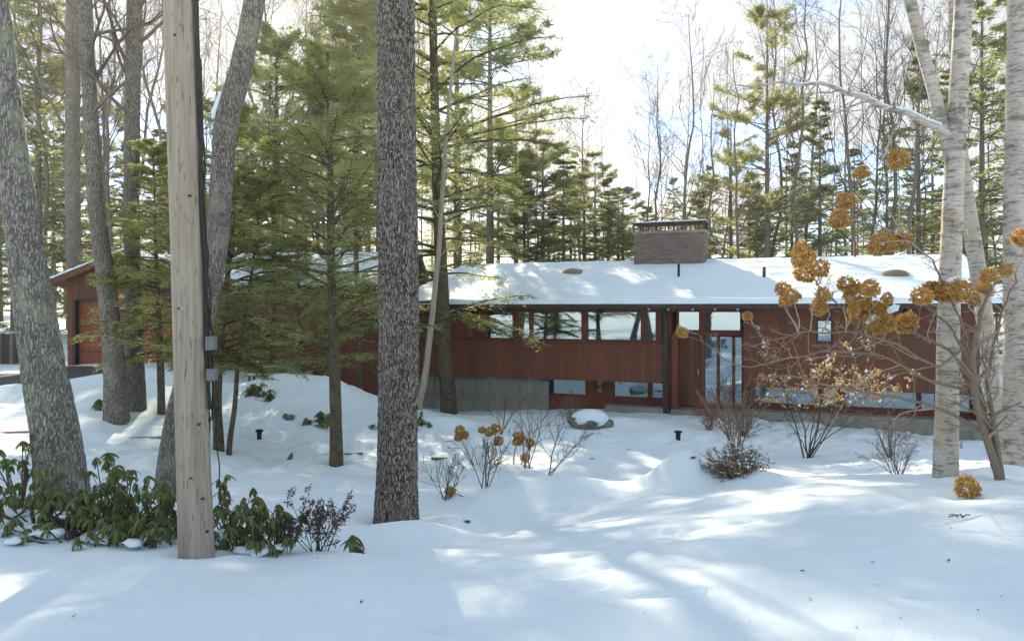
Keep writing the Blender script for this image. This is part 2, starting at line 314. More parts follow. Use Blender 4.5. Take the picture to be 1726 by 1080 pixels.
gx = axis([(-900, -200, 100), (-200, -60, 14), (-60, -22, 2), (-22, -8, .2), (-8, 8, .058), (8, 16, .16), (16, 30, .8), (30, 60, 3), (60, 200, 14), (200, 900, 100)])
gy = axis([(-300, -60, 30), (-60, -6, 3), (-6, 2, .4), (2, 10.6, .046), (10.6, 24, .095), (24, 40, .5), (40, 100, 4), (100, 300, 20), (300, 1500, 150)])
X_, Y_ = np.meshgrid(gx, gy, indexing='xy'); Z_ = H(X_, Y_)
ny, nx = X_.shape; i, j = np.meshgrid(np.arange(ny - 1), np.arange(nx - 1), indexing='ij')
Q_ = np.stack([i * nx + j, i * nx + j + 1, (i + 1) * nx + j + 1, (i + 1) * nx + j], -1).reshape(-1, 4)
tag(obj('ground', mesh('ground', np.stack([X_, Y_, Z_], -1).reshape(-1, 3), Q_), GSNOW), 'snow covered ground sloping down to the house', None, None, 'structure')
pxs = np.linspace(-480, 300, 60); ts = np.linspace(0, 1, 14); V = []
for p in pxs:
    a = np.interp(p, [d[0] for d in DRIVE], [d[1] for d in DRIVE]); b = np.interp(p, [d[0] for d in DRIVE], [d[2] for d in DRIVE])
    for t in ts: y = a + (b - a) * t; V.append(((p - CX) / F * y, y, -.485 + .006 * math.sin(p * .1)))
i, j = np.meshgrid(np.arange(59), np.arange(13), indexing='ij'); Q_ = np.stack([i * 14 + j, (i + 1) * 14 + j, (i + 1) * 14 + j + 1, i * 14 + j + 1], -1).reshape(-1, 4)
tag(obj('driveway', mesh('driveway', V, Q_), ASPH), 'wet dark asphalt driveway in front of the garage', None, None, 'structure')

# ------------------------------------------------------------------ house
class Fr:
    def __init__(s, ox, oy, a): s.o = (ox, oy); s.a = a; s.S = (math.cos(a), math.sin(a)); s.D = (math.sin(a), -math.cos(a))
    def w(s, u, d, z): return Vector((s.o[0] + u * s.S[0] + d * s.D[0], s.o[1] + u * s.S[1] + d * s.D[1], z))
    def u(s, px, d=0.0):
        k = (px - CX) / F; ax = s.o[0] + d * s.D[0]; ay = s.o[1] + d * s.D[1]; return (k * ay - ax) / (s.S[0] - k * s.S[1])
    def z(s, py, u, d=0.0): return CZ - (py - CY) / F * s.w(u, d, 0)[1]
    def m(s, u, d, z): return Matrix.Translation(s.w(u, d, z)) @ Matrix.Rotation(s.a, 4, 'Z')
house = empty('house', (2, 27, -1.7), 'long low red-brown timber house with snowy roof and brick chimney', 'house')
_bc = {}
def bmesh_box(a, b, c, mat, bev=.0):
    k = (round(a, 3), round(b, 3), round(c, 3), mat.name)
    if k not in _bc:
        m = MB(); m.box(-a / 2, a / 2, -b / 2, b / 2, -c / 2, c / 2); me = m.mesh('box', False); me.materials.append(mat); _bc[k] = me
    return _bc[k]
def fb(name, fr, u0, u1, d0, d1, z0, z1, mat, parent=None, tilt=0):
    me = bmesh_box(abs(u1 - u0), abs(d1 - d0), abs(z1 - z0), mat)
    m = fr.m((u0 + u1) / 2, (d0 + d1) / 2, (z0 + z1) / 2)
    if tilt: m = m @ Matrix.Rotation(tilt, 4, 'X')
    return obj(name, me, None, parent or house, m)
def prism(name, fr, prof, u0, u1, mat, parent=None):  # profile in (d,z), extruded along u
    n = len(prof); c = fr.w((u0 + u1) / 2, 0, 0); V = []
    for u in (u0, u1):
        for d, z in prof: V.append(fr.w(u, d, z))
    me = bpy.data.meshes.new(name); me.from_pydata([tuple(v) for v in V], [], [tuple(range(n)), tuple(range(2 * n - 1, n - 1, -1))] + [(i, n + i, n + (i + 1) % n, (i + 1) % n)[::-1] for i in range(n)])
    me.update(); return obj(name, me, mat, parent or house)
rb = random.Random(11)
def boards(fr, u0, u1, z0, z1, d, parent, w=.2, mat=None):
    u = u0
    while u < u1 - .02:
        e = min(u + w * rb.choice((.75, 1, 1, 1.25)), u1); fb('board', fr, u + .0015, e - .0015, d, d + .018 + rb.choice((0, .001, .003)), z0, z1, mat or SIDING, parent); u = e
def window(fr, u0, u1, z0, z1, d, curtain=None, fw=.045, frame=None, mull=()):
    w = fb('window', fr, u0, u1, d - .06, d - .045, z0, z1, GLASS)
    for a, b, c, e in ((u0 - fw, u1 + fw, z1, z1 + fw), (u0 - fw, u1 + fw, z0 - fw, z0), (u0 - fw, u0, z0, z1), (u1, u1 + fw, z0, z1)):
        fb('frame', fr, a, b, d - .08, d + .035, c, e, frame or TRIM, w)
    for q in mull: fb('mullion', fr, q - .02, q + .02, d - .085, d + .02, z0, z1, frame or TRIM, w)
    if curtain:
        n = max(6, int((u1 - u0) / .05)); uu = np.linspace(u0 - .03, u1 + .03, n); V = []
        for k, x in enumerate(uu):
            for z in (z0 - .02, z1 + .02): V.append(fr.w(x, d - .22 - .02 * (k % 2), z))
        fb_ = [(2 * k, 2 * k + 2, 2 * k + 3, 2 * k + 1) for k in range(n - 1)]; obj('curtain', mesh('curtain', V, np.array(fb_)), CURT, w)
    return w
MF = Fr(-.25, 24.0, math.atan2(-5, 12.86)); ZT, ZS, ZB = 1.60, .56, -.66
uL, uR = MF.u(690), MF.u(1652); uPost = MF.u(1118); uE0, uE1 = MF.u(1141), MF.u(1251)
# backing walls
core = fb('wall', MF, uL, uPost, -.16, -.10, ZB, ZS - .06, TRIM)
boards(MF, uL, uPost, ZB - .03, ZS - .05, -.10 + .002, core)
fb('wall', MF, uL, uPost, -.2, -.105, 1.50, ZT + .1, TRIM)
fb('window_sill', MF, uL, uPost, -.12, .0, ZS - .05, ZS - .005, TRIM)
ups = [(820, 864), (875, 892), (897, 980), (990, 1080), (1086, 1105)]; wu = [(MF.u(a, -.1), MF.u(b, -.1)) for a, b in ups]
edges = [uL] + [v for ab in wu for v in ab] + [uPost]
for k in range(0, len(edges), 2): fb('post', MF, edges[k] + (.047 if k else 0), edges[k + 1] - .047, -.2, -.09, ZS - .004, 1.499, TRIM)
for k, (a, b) in enumerate(wu): window(MF, a, b, ZS + .045, 1.45, -.12, curtain=None)
for k, px in enumerate((787, 853, 1008, 1118, 1262, 1395, 1530)):
    u = MF.u(px, .2); fb('rafter', MF, u - .07, u + .07, -.1, .55, 1.43, 1.60, DARKTRIM)
# lower storey
fb('foundation', MF, uL, MF.u(905), -.75, -.35, -2.3, ZB + .12, CONC)
for k in range(9): u = uL + .25 + k * .52; fb('form_panel', MF, u, u + .5, -.35, -.335 - .008 * (k % 2), -2.3, ZB - .09, CONC)
for a, b in ((MF.u(905), uPost), (uE1 + .1, uR)): fb('wall', MF, a, b, -.62, -.55, -1.75, -1.24, TRIM); fb('wall', MF, a, b, -.62, -.55, -.62, -.5, TRIM)
lows = [(912, 987), (1035, 1092), (1099, 1117), (1272, 1378), (1387, 1410), (1425, 1545), (1553, 1576), (1590, 1640)]; lu = [(MF.u(a, -.55), MF.u(b, -.55)) for a, b in lows]
e2 = [MF.u(905)] + [v for ab in lu for v in ab] + [uR]
for k in range(0, len(e2), 2):
    if k == 6: fb('post', MF, uE1 + .1, e2[k + 1] - .047, -.63, -.53, -1.24, -.62, TRIM)
    elif e2[k + 1] - e2[k] > .1: fb('post', MF, e2[k] + .047, e2[k + 1] - .047, -.63, -.53, -1.24, -.62, TRIM)
for k, (a, b) in enumerate(lu): window(MF, a, b, -1.19, -.68, -.55, curtain=(k in (0, 1, 3, 5, 7)))
fb('foundation', MF, MF.u(1020), uE0 - .25, -.5, .0, -2.3, -1.42, CONC); fb('foundation', MF, uE1 + .02, uR + .2, -.5, .05, -2.3, -1.36, CONC); fb('foundation', MF, MF.u(880), uR, -.9, -.64, -2.4, -1.6, CONC)
# electric meter boxes between the lower windows
u = MF.u(1012, -.5); fb('meter_box', MF, u - .09, u + .09, -.52, -.42, -.86, -.7, PLASTIC); fb('meter_box', MF, u - .07, u + .07, -.52, -.44, -1.1, -.93, PLASTIC)
# right part
w1a, w1b = MF.u(1379), MF.u(1401); zA, zB_ = .66, 1.22
for a, b, c, e in ((uE1 + .1, w1a - .05, ZB, 1.6), (w1a - .049, w1b + .049, ZB, zA - .05), (w1a - .049, w1b + .049, zB_ + .05, 1.6), (w1b + .05, uR, ZB, 1.6)):
    cw = fb('wall', MF, a, b, -.16, -.10, c, e, TRIM); boards(MF, a, b, c - .03 if c == ZB else c, e, -.098, cw)
window(MF, w1a, w1b, zA, zB_, -.12, frame=DARKTRIM)
for a in (uL + .002, uR - .06): fb('end_wall', MF, a, a + .06, -9.6, -.17, -2.2, 1.6, SIDING)
for k in range(12): fb('board', MF, uR, uR + .022, -.17 - k * .2 - .19, -.17 - k * .2, -1.3, 1.9, SIDING)
fb('back_wall', MF, uL, uR, -9.7, -9.6, -2.2, 1.6, ROOM); fb('floor', MF, uL + .1, uR - .1, -9.5, -.65, -2.2, -2.0, ROOM); fb('ceiling', MF, uL + .1, uR - .1, -9.5, -.2, 1.52, 1.56, ROOM); fb('room_partition', MF, uL + .1, uR - .1, -3.1, -3.0, -2.0, 1.5, ROOM)
# entry
fb('corner_post', MF, uPost, uPost + .14, -.5, .03, ZB - .9, ZT, DARKTRIM); fb('corner_post', MF, uE0 - .16, uE0 + .02, -.45, .01, -1.45, .80, TRIM)
ED = -.5; e0, e1 = MF.u(1141, ED), MF.u(1251, ED); dm = MF.u(1184, ED)
fb('entry_beam', MF, e0 - .1, e1 + .05, ED - .1, ED + .06, .77, .87, TRIM); fb('entry_post', MF, dm - .05, dm + .05, ED - .1, ED + .055, -1.45, 1.5, TRIM)
window(MF, e0 + .05, dm - .10, .92, 1.46, ED); window(MF, dm + .10, e1 - .06, .92, 1.46, ED)
dr = fb('door', MF, e0 + .0, dm - .055, ED - .1, ED - .03, -1.4, .765, DARKTRIM)
for k in range(4): fb('door_board', MF, e0 + .02 + k * .17, e0 + .18 + k * .17, ED - .03, ED - .012, -1.36, .74, SIDING, dr)
fb('handle', MF, dm - .13, dm - .10, ED - .012, ED + .04, -.42, -.25, METAL, dr)
for a, b in ((1188, 1208), (1213, 1234), (1239, 1250)): window(MF, MF.u(a, ED), MF.u(b, ED), -1.3, .72, ED, curtain=True, fw=.03)
fb('entry_floor', MF, uE0 - .15, uE1 + .1, -1.2, .2, -2.2, -1.42, CONC)
fb('side_wall', MF, uE1 + .03, uE1 + .098, ED, -.1, -1.5, 1.58, SIDING); fb('side_wall', MF, uPost + .142, uPost + .2, -1.2, -.1, -1.5, 1.58, SIDING)
# eave, roof
DE, DR_, ZE = .72, -4.8, 1.70; sl = .272; ZR = ZE + (DE - DR_) * sl; uRa, uRb = uL - .25, MF.u(1700, DE)
roof = prism('roof', MF, [(DE, ZE), (DR_, ZR), (DR_ - 5.6, ZE - .02), (DR_ - 5.6, ZE - .14), (DR_, ZR - .16), (DE, ZE - .09)], uRa, uRb, ROOFM)
fb('fascia', MF, uRa, uRb, DE + .002, DE + .03, ZE - .13, ZE - .004, DARKTRIM, roof); fb('header', MF, uPost + .2, uRb, -.09, .02, 1.47, 1.62, TRIM); fb('header', MF, uRa, uPost, -.1, -.02, 1.50, 1.62, TRIM)
def snow_sheet(fr, u0, u1, d0, z0, d1, z1, parent, thick=.125, seed=0, ripple=.05, du=.09):
    nu = int((u1 - u0) / du) + 2; nd = 64; uu = np.linspace(u0, u1, nu); tt = np.linspace(0, 1, nd); U, T = np.meshgrid(uu, tt, indexing='ij')
    D = d0 + (d1 - d0) * T; Z = z0 + (z1 - z0) * T; L = abs(d1 - d0)
    edge = np.clip(np.minimum(np.minimum(T * L, (1 - T) * L + .2), np.minimum(U - u0, u1 - U) + .02) / .10, 0, 1) ** .5
    h = thick * (.5 + .5 * edge) + edge * ((vn(U * 1.1 + seed, D * 3.2, 6) - .5) * ripple + (vn(U * 2.6 + D, D * 6 + seed, 7) - .5) * ripple * .6)
    jag = (vn(uu * 2 + seed, uu * 0 + 3, 8) - .5) * .09 + (vn(uu * 7 + seed, uu * 0 + 5, 9) - .5) * .04
    V = []; 
    for a in range(nu):
        V.append(fr.w(uu[a], d0 + jag[a], z0 + .002))
        for b in range(nd):
            dd = D[a, b] + (jag[a] if b == 0 else 0); V.append(fr.w(uu[a], dd, Z[a, b] + h[a, b] * (.8 if b == 0 else 1)))
    m_ = nd + 1; i, j = np.meshgrid(np.arange(nu - 1), np.arange(m_ - 1), indexing='ij')
    Q = np.stack([i * m_ + j, (i + 1) * m_ + j, (i + 1) * m_ + j + 1, i * m_ + j + 1], -1).reshape(-1, 4)
    return obj('snow_cover', mesh('snow_cover', [tuple(v) for v in V], Q), SNOW, parent)
snow_sheet(MF, uRa - .02, uRb + .02, DE + .05, ZE, DR_, ZR, roof); snow_sheet(MF, uRa, uRb, DR_ - 5.6, ZE - .02, DR_, ZR, roof, seed=9)
# eave lights
for px in (1093, 1126, 1167, 1205, 1243): u = MF.u(px, .5); fb('eave_light', MF, u - .028, u + .028, .42, .48, 1.52, 1.57, BULB)
fb('light_cable', MF, MF.u(1085, .5), MF.u(1252, .5), .44, .46, 1.572, 1.60, BLACK)
# roof furniture
def zroof(d): return ZE + (DE - d) * sl
def solve_d(py, px):                                  # depth on the roof under a pixel
    best = min(np.linspace(.6, -4.7, 200), key=lambda d: abs(MF.z(py, MF.u(px, d), d) - zroof(d) - .06)); return float(best)
for px, pb, pt, r in ((1144, 470, 445, .04), (1288, 471, 450, .05), (1441, 432, 405, .035)):
    d = solve_d(pb, px); u = MF.u(px, d); m = MB(); zz = MF.z(pt, u, d); c = MF.w(u, d, 0)
    m.tube([(c[0], c[1], zroof(d) - .02), (c[0], c[1], zz), (c[0], c[1], zz + .001)], [r, r, r * .8], 10); m.build('vent_pipe', BLACK if px < 1200 else TRIM, roof)
for px, py, a, b, mat in ((1132, 476, .34, .26, BLACK), (1478, 432, .28, .2, BLACK), (1510, 466, .38, .3, DOME), (965, 462, .4, .3, DOME), (1365, 474, .45, .2, BLACK)):
    d = solve_d(py, px); u = MF.u(px, d); th = np.linspace(0, 2 * math.pi, 17)[:-1]; V = []
    for k, (rr, hh) in enumerate(((1.1, -.03), (1.1, .07), (1.0, .09), (.8, .17), (.4, .22), (.02, .235))):
        for t in th:
            e = lambda x: math.copysign(abs(x) ** .6, x); du, dd = a * rr * e(math.cos(t)), b * rr * e(math.sin(t)); V.append(MF.w(u + du, d + dd, zroof(d + dd) + (hh if mat is DOME else hh * .5) + .02))
    Q = [(k * 16 + q, k * 16 + (q + 1) % 16, (k + 1) * 16 + (q + 1) % 16, (k + 1) * 16 + q) for k in range(5) for q in range(16)]
    obj('skylight', mesh('skylight', [tuple(v) for v in V], np.array(Q)), mat, roof)
# chimney
dC = -4.1; c0, c1 = MF.u(1069, dC), MF.u(1187, dC); zc1 = MF.z(393, (c0 + c1) / 2, dC); zc0 = 2.6; dB = dC - 1.1
chim = fb('chimney', MF, c0, c1, dB, dC, zc0, zc1, MORTAR)
ch, bw = .0805, .213; nrow = int((zc1 - 2.86) / ch)
for r in range(nrow):
    z = zc1 - (r + 1) * ch; off = bw / 2 if r % 2 else 0; u = c0 - .012 - off
    while u < c1:
        a, b = max(u, c0 - .012), min(u + bw - .012, c1 + .012)
        if b - a > .04: fb('brick', MF, a, b, dC - .05, dC + .012 + rb.choice((0, .003)), z + .006, z + ch - .006, BRICK, chim)
        u += bw
    d = dC - .055 - (bw / 2 if r % 2 == 0 else 0)
    while d > dB: fb('brick', MF, c1 - .05, c1 + .012 + rb.choice((0, .003)), max(d - bw + .012, dB), d, z + .006, z + ch - .006, BRICK, chim); d -= bw
cap = fb('chimney_cap', MF, c0 - .06, c1 + .06, dB - .06, dC + .06, zc1 + .001, zc1 + .09, CONC, chim)
zt = zc1 + .36
for k in range(9):
    u = c0 + (c1 - c0) * k / 8
    for d in (dC + .02, dB - .02): fb('post', MF, u - .018, u + .018, d - .018, d + .018, zc1 + .09, zt, DARKTRIM, cap)
for d in (dC - .25, dC - .6, dC - .9): fb('post', MF, c1 - .018, c1 + .018, d - .018, d + .018, zc1 + .09, zt, DARKTRIM, cap)
fb('rain_cover', MF, c0 - .07, c1 + .07, dB - .07, dC + .07, zt, zt + .035, DARKTRIM, cap); fb('snow_cover', MF, c0 - .05, c1 + .05, dB - .05, dC + .05, zt + .035, zt + .075, SNOW, cap)
# left wing
LF = Fr(0, 26.0, 0.0); l0, l1 = -11.4, -4.05; ze2 = 2.36
wv = fb('wall', LF, l0, l1, -.16, -.1, -2.2, 2.3, TRIM)
w2 = (LF.u(528), LF.u(547), LF.z(537, 0), LF.z(507, 0)); w3 = (LF.u(481), LF.u(503), LF.z(643, 0), LF.z(624, 0)); w4 = (LF.u(507), LF.u(527), w3[2], w3[3])
for a, b, c, e in ((l0, w3[0] - .06, -1.7, 2.3), (w3[0] - .06, w2[0] - .06, w3[3] + .06, 2.3), (w2[0] - .06, w2[1] + .06, w2[3] + .06, 2.3), (w2[0] - .06, w2[1] + .06, -1.7, w2[2] - .06), (w2[1] + .06, l1, -1.7, 2.3)): boards(LF, a, b, c, e, -.098, wv)
for q in (w2, w3, w4): window(LF, *q, -.0, curtain=(q is not w2))
fb('side_wall', LF, l1 - .06, l1, -9, -.17, -2, 2.4, SIDING); fb('back_wall', LF, l0, l1, -9.1, -9, -2, 2.4, ROOM)
prf = [(.7, ze2), (-4.2, ze2 + 4.9 * .28), (-9.2, ze2), (-9.2, ze2 - .14), (-4.2, ze2 + 4.9 * .28 - .16), (.7, ze2 - .1)]
rf2 = prism('roof', LF, prf, l0 + .4, l1 + .3, ROOFM); fb('fascia', LF, l0 + .4, l1 + .3, .702, .73, ze2 - .15, ze2 - .004, DARKTRIM, rf2)
snow_sheet(LF, l0 + .4, l1 + .32, .74, ze2, -4.2, ze2 + 4.9 * .28, rf2, seed=4); snow_sheet(LF, l0 + .4, l1 + .32, -9.2, ze2, -4.2, ze2 + 4.9 * .28, rf2, seed=5)
me = bpy.data.meshes.new('gable_wall'); me.from_pydata([tuple(LF.w(l1 - .01, d, z)) for d, z in ((.0, 2.2), (-4.2, 3.56), (-8.9, 2.2))], [], [(0, 1, 2)]); obj('gable_wall', me, SIDING, house)
# garage
g0, g1, gp = -15.95, -11.35, -13.68; GY = 26.5; GF = Fr(0, GY, 0.0); gz = -.47; peak, eav = 3.62, 2.56
dA, dB2, dT = GF.u(126), GF.u(294), GF.z(506, 0)
gw = fb('garage_wall', GF, g0, dA, -.12, -.06, gz - .3, 2.45, TRIM); 
def gtop(u): return eav + (peak - eav) * (1 - abs(u - gp) / (gp - (-16.3))) - .14
u = g0
while u < g1 - .05:
    e = min(u + .2, g1); zb = dT + .09 if dA - .12 < u < dB2 + .02 else gz - .05; t0, t1 = gtop(u), gtop(e)
    V = [GF.w(x, d, z) for d in (-.1, -.035) for x, z in ((u + .004, zb), (e - .004, zb), (e - .004, t1), (u + .004, t0))]; V = np.array([tuple(v) for v in V])
    obj('board', mesh('board', V, np.array([(0, 1, 2, 3)[::-1], (4, 5, 6, 7), (0, 1, 5, 4), (1, 2, 6, 5), (2, 3, 7, 6), (3, 0, 4, 7)]), False), SIDING, gw); u = e
for a, b, c, e in ((dA - .1, dA, gz - .02, dT), (dB2, dB2 + .1, gz - .02, dT), (dA - .1, dB2 + .1, dT, dT + .1)): fb('door_frame', GF, a, b, -.2, -.02, c, e, DARKTRIM)
gd = fb('garage_door', GF, dA, dB2, -.30, -.26, gz - .02, dT, DARKTRIM); nr = 5; hh = (dT - gz) / nr
for r in range(nr):
    for c in range(4):
        a = dA + .02 + (dB2 - dA - .04) * c / 4; b = dA + .02 + (dB2 - dA - .04) * (c + 1) / 4; fb('door_panel', GF, a + .006, b - .006, -.26, -.235, gz + r * hh + .01, gz + (r + 1) * hh - .012, DOORW, gd)
for sgn in (-1, 1):
    ov = -16.3 if sgn < 0 else -11.06; V = [GF.w(x, d, z) for d in (.5, -7) for x, z in ((ov, eav), (gp, peak), (gp, peak - .2), (ov, eav - .2))]
    me = mesh('roof', [tuple(v) for v in V], np.array([(0, 1, 2, 3), (7, 6, 5, 4), (0, 4, 5, 1), (1, 5, 6, 2), (2, 6, 7, 3), (3, 7, 4, 0)]), False); rr = obj('roof', me, TRIM, house)
    n = 30; V = []
    for k in range(n + 1):
        t = k / n; x = ov + (gp - ov) * t - .0 + sgn * .04 * (1 - t); z = eav + (peak - eav) * t
        for d, dz in ((.53, .002), (.53, .06), (.47, .085), (-7, .085)): V.append(GF.w(x, d, z + dz + (.012 * math.sin(k * 1.7) if dz > .05 else 0)))
    Q = [(k * 4 + q, k * 4 + q + 1, (k + 1) * 4 + q + 1, (k + 1) * 4 + q) for k in range(n) for q in range(3)]; obj('snow_cover', mesh('snow_cover', [tuple(v) for v in V], np.array(Q)), SNOW, rr)
fb('side_wall', GF, g0, g0 + .06, -7, -.121, gz - .3, 2.4, SIDING); fb('side_wall', GF, g1 - .06, g1, -7, -.121, gz - .3, 2.4, SIDING); fb('back_wall', GF, g0, g1, -7.1, -7, gz - .3, 2.4, ROOM)

# ------------------------------------------------------------------ tree builders
def trunk_surface(name, path, rad, mat, parent, sides=64, step=.03, amp=.05, fu=9, fv=3.0, seed=0, flare=.0, zfine=8.0, m=None):
    path = np.asarray(path, float); rad = np.asarray(rad, float)
    seg = np.concatenate([[0], np.cumsum(np.linalg.norm(np.diff(path, axis=0), axis=1))]); L = seg[-1]
    t = np.concatenate([np.arange(0, min(zfine, L), step), np.arange(min(zfine, L), L, step * 6), [L]])
    def sm(v):                                        # smooth interpolation along the trunk
        k = np.clip(np.searchsorted(seg, t, 'right') - 1, 0, len(seg) - 2); f = ((t - seg[k]) / np.maximum(seg[k + 1] - seg[k], 1e-6))
        g = np.gradient(v, seg, axis=0); h = (seg[k + 1] - seg[k]); f_ = f if v.ndim == 1 else f[:, None]; h_ = h if v.ndim == 1 else h[:, None]
        return (2 * f_**3 - 3 * f_**2 + 1) * v[k] + (f_**3 - 2 * f_**2 + f_) * h_ * g[k] + (-2 * f_**3 + 3 * f_**2) * v[k + 1] + (f_**3 - f_**2) * h_ * g[k + 1]
    C = sm(path); r = sm(rad); n = len(t); T = norm(np.gradient(C, axis=0)); A = norm(np.cross(T, np.array([0, 1., 0]))); B = np.cross(T, A)
    th = np.arange(sides) / sides * 2 * math.pi; TH, TT = np.meshgrid(th, t, indexing='xy')
    k = fu / (2 * math.pi); cx = np.cos(TH); cy = np.sin(TH)
    wob = (vn(TT * 2 + seed, cx * 2 + 9, 9) - .5) * 1.6
    def ring(fq, fz, kk): # periodic noise: blend two shifted halves
        a = vn(TH * fq / (2 * math.pi) + wob * .5 + 40, TT * fz + seed, kk); b = vn((TH - 2 * math.pi) * fq / (2 * math.pi) + wob * .5 + 40, TT * fz + seed, kk); w = np.clip((TH / (2 * math.pi) - .9) / .1, 0, 1); return a * (1 - w) + b * w
    n1 = ring(fu, fv, 10); n2 = ring(fu * 2.1, fv * 2.3, 11); n3 = ring(fu * .35, fv * .3, 12)
    ridge = 1 - np.abs(2 * n1 - 1) * 1.4; ridge = np.clip(.65 * ridge + .35 * n2, 0, 1)
    fl = 1 + flare * np.exp(-t / .22)[:, None] * (.7 + .6 * ring(5, .01, 13))
    rr = r[:, None] * fl * (1 + amp * (ridge - .5) * 2 + .05 * (n3 - .5))
    V = C[:, None, :] + rr[..., None] * (np.cos(TH)[..., None] * A[:, None, :] + np.sin(TH)[..., None] * B[:, None, :])
    i, j = np.meshgrid(np.arange(n - 1), np.arange(sides), indexing='ij'); j2 = (j + 1) % sides
    Q = np.stack([i * sides + j, i * sides + j2, (i + 1) * sides + j2, (i + 1) * sides + j], -1).reshape(-1, 4)
    return obj(name, mesh(name, V.reshape(-1, 3), Q, True, ridge.ravel()), mat, parent, m)
def kids(Pt, Rd, per, t0, t1, ang, lenf, rg, up=.0, wob=.15, n=5, rf=.6, rmin=.004, taper=.3, minlen=.0):
    m, np_, _ = Pt.shape; t = (rg.random((m, per)) + np.arange(per)[None]) / per; t = (t0 + (t1 - t0) * t).ravel(); b = np.repeat(np.arange(m), per)
    x = t * (np_ - 1); k = np.minimum(x.astype(int), np_ - 2); f = (x - k)[:, None]
    base = Pt[b, k] * (1 - f) + Pt[b, k + 1] * f; tan = norm(Pt[b, k + 1] - Pt[b, k]); r0 = Rd[b, k] * (1 - f[:, 0]) + Rd[b, k + 1] * f[:, 0]
    pl = np.linalg.norm(Pt[:, -1] - Pt[:, 0], axis=1)[b]
    rv = rg.normal(size=base.shape); perp = norm(rv - (rv * tan).sum(-1, keepdims=True) * tan)
    a = np.radians(ang) * rg.uniform(.7, 1.25, len(b))[:, None]; d = np.cos(a) * tan + np.sin(a) * perp
    L = np.maximum(pl * lenf * (1.05 - .7 * t) * rg.uniform(.6, 1.3, len(b)), minlen); st = L / (n - 1); out = [base]
    for q in range(n - 1):
        d = norm(d + np.array([0, 0, up]) + rg.normal(size=d.shape) * wob); out.append(out[-1] + d * st[:, None])
    P2 = np.stack(out, 1); r = np.maximum(r0 * rf, rmin); R2 = r[:, None] * np.linspace(1, taper, n)[None]
    return P2, np.maximum(R2, rmin * .6)
def bare_crown(mb, tp, tr, rg, n1=16, t0=.3, ang=48, lenf=.42, up=.12, fine=True, rmin=.006, wob=.16, rf1=.5):
    P0 = np.asarray(tp)[None]; R0 = np.asarray(tr)[None]
    P1, R1 = kids(P0, R0, n1, t0, .99, ang, lenf, rg, up, wob, 8, rf1, rmin * 1.5); mb.tubes(P1, R1, 5)
    P2, R2 = kids(P1, R1, 6, .2, 1, 42, .5, rg, up * .8, wob, 6, .6, rmin * 1.2); mb.tubes(P2, R2, 4)
    P3, R3 = kids(P2, R2, 5, .15, 1, 40, .55, rg, up * .6, wob, 5, .6, rmin); mb.tubes(P3, R3, 3)
    if fine: P4, R4 = kids(P3, R3, 3, .2, 1, 38, .6, rg, up * .4, wob, 4, .7, rmin * .8); mb.tubes(P4, R4, 3)
def resample(path, rad, n=14):
    path = np.asarray(path, float); rad = np.asarray(rad, float); s_ = np.concatenate([[0], np.cumsum(np.linalg.norm(np.diff(path, axis=0), axis=1))]); t = np.linspace(0, s_[-1], n)
    return np.stack([np.interp(t, s_, path[:, q]) for q in range(3)], -1), np.interp(t, s_, rad)
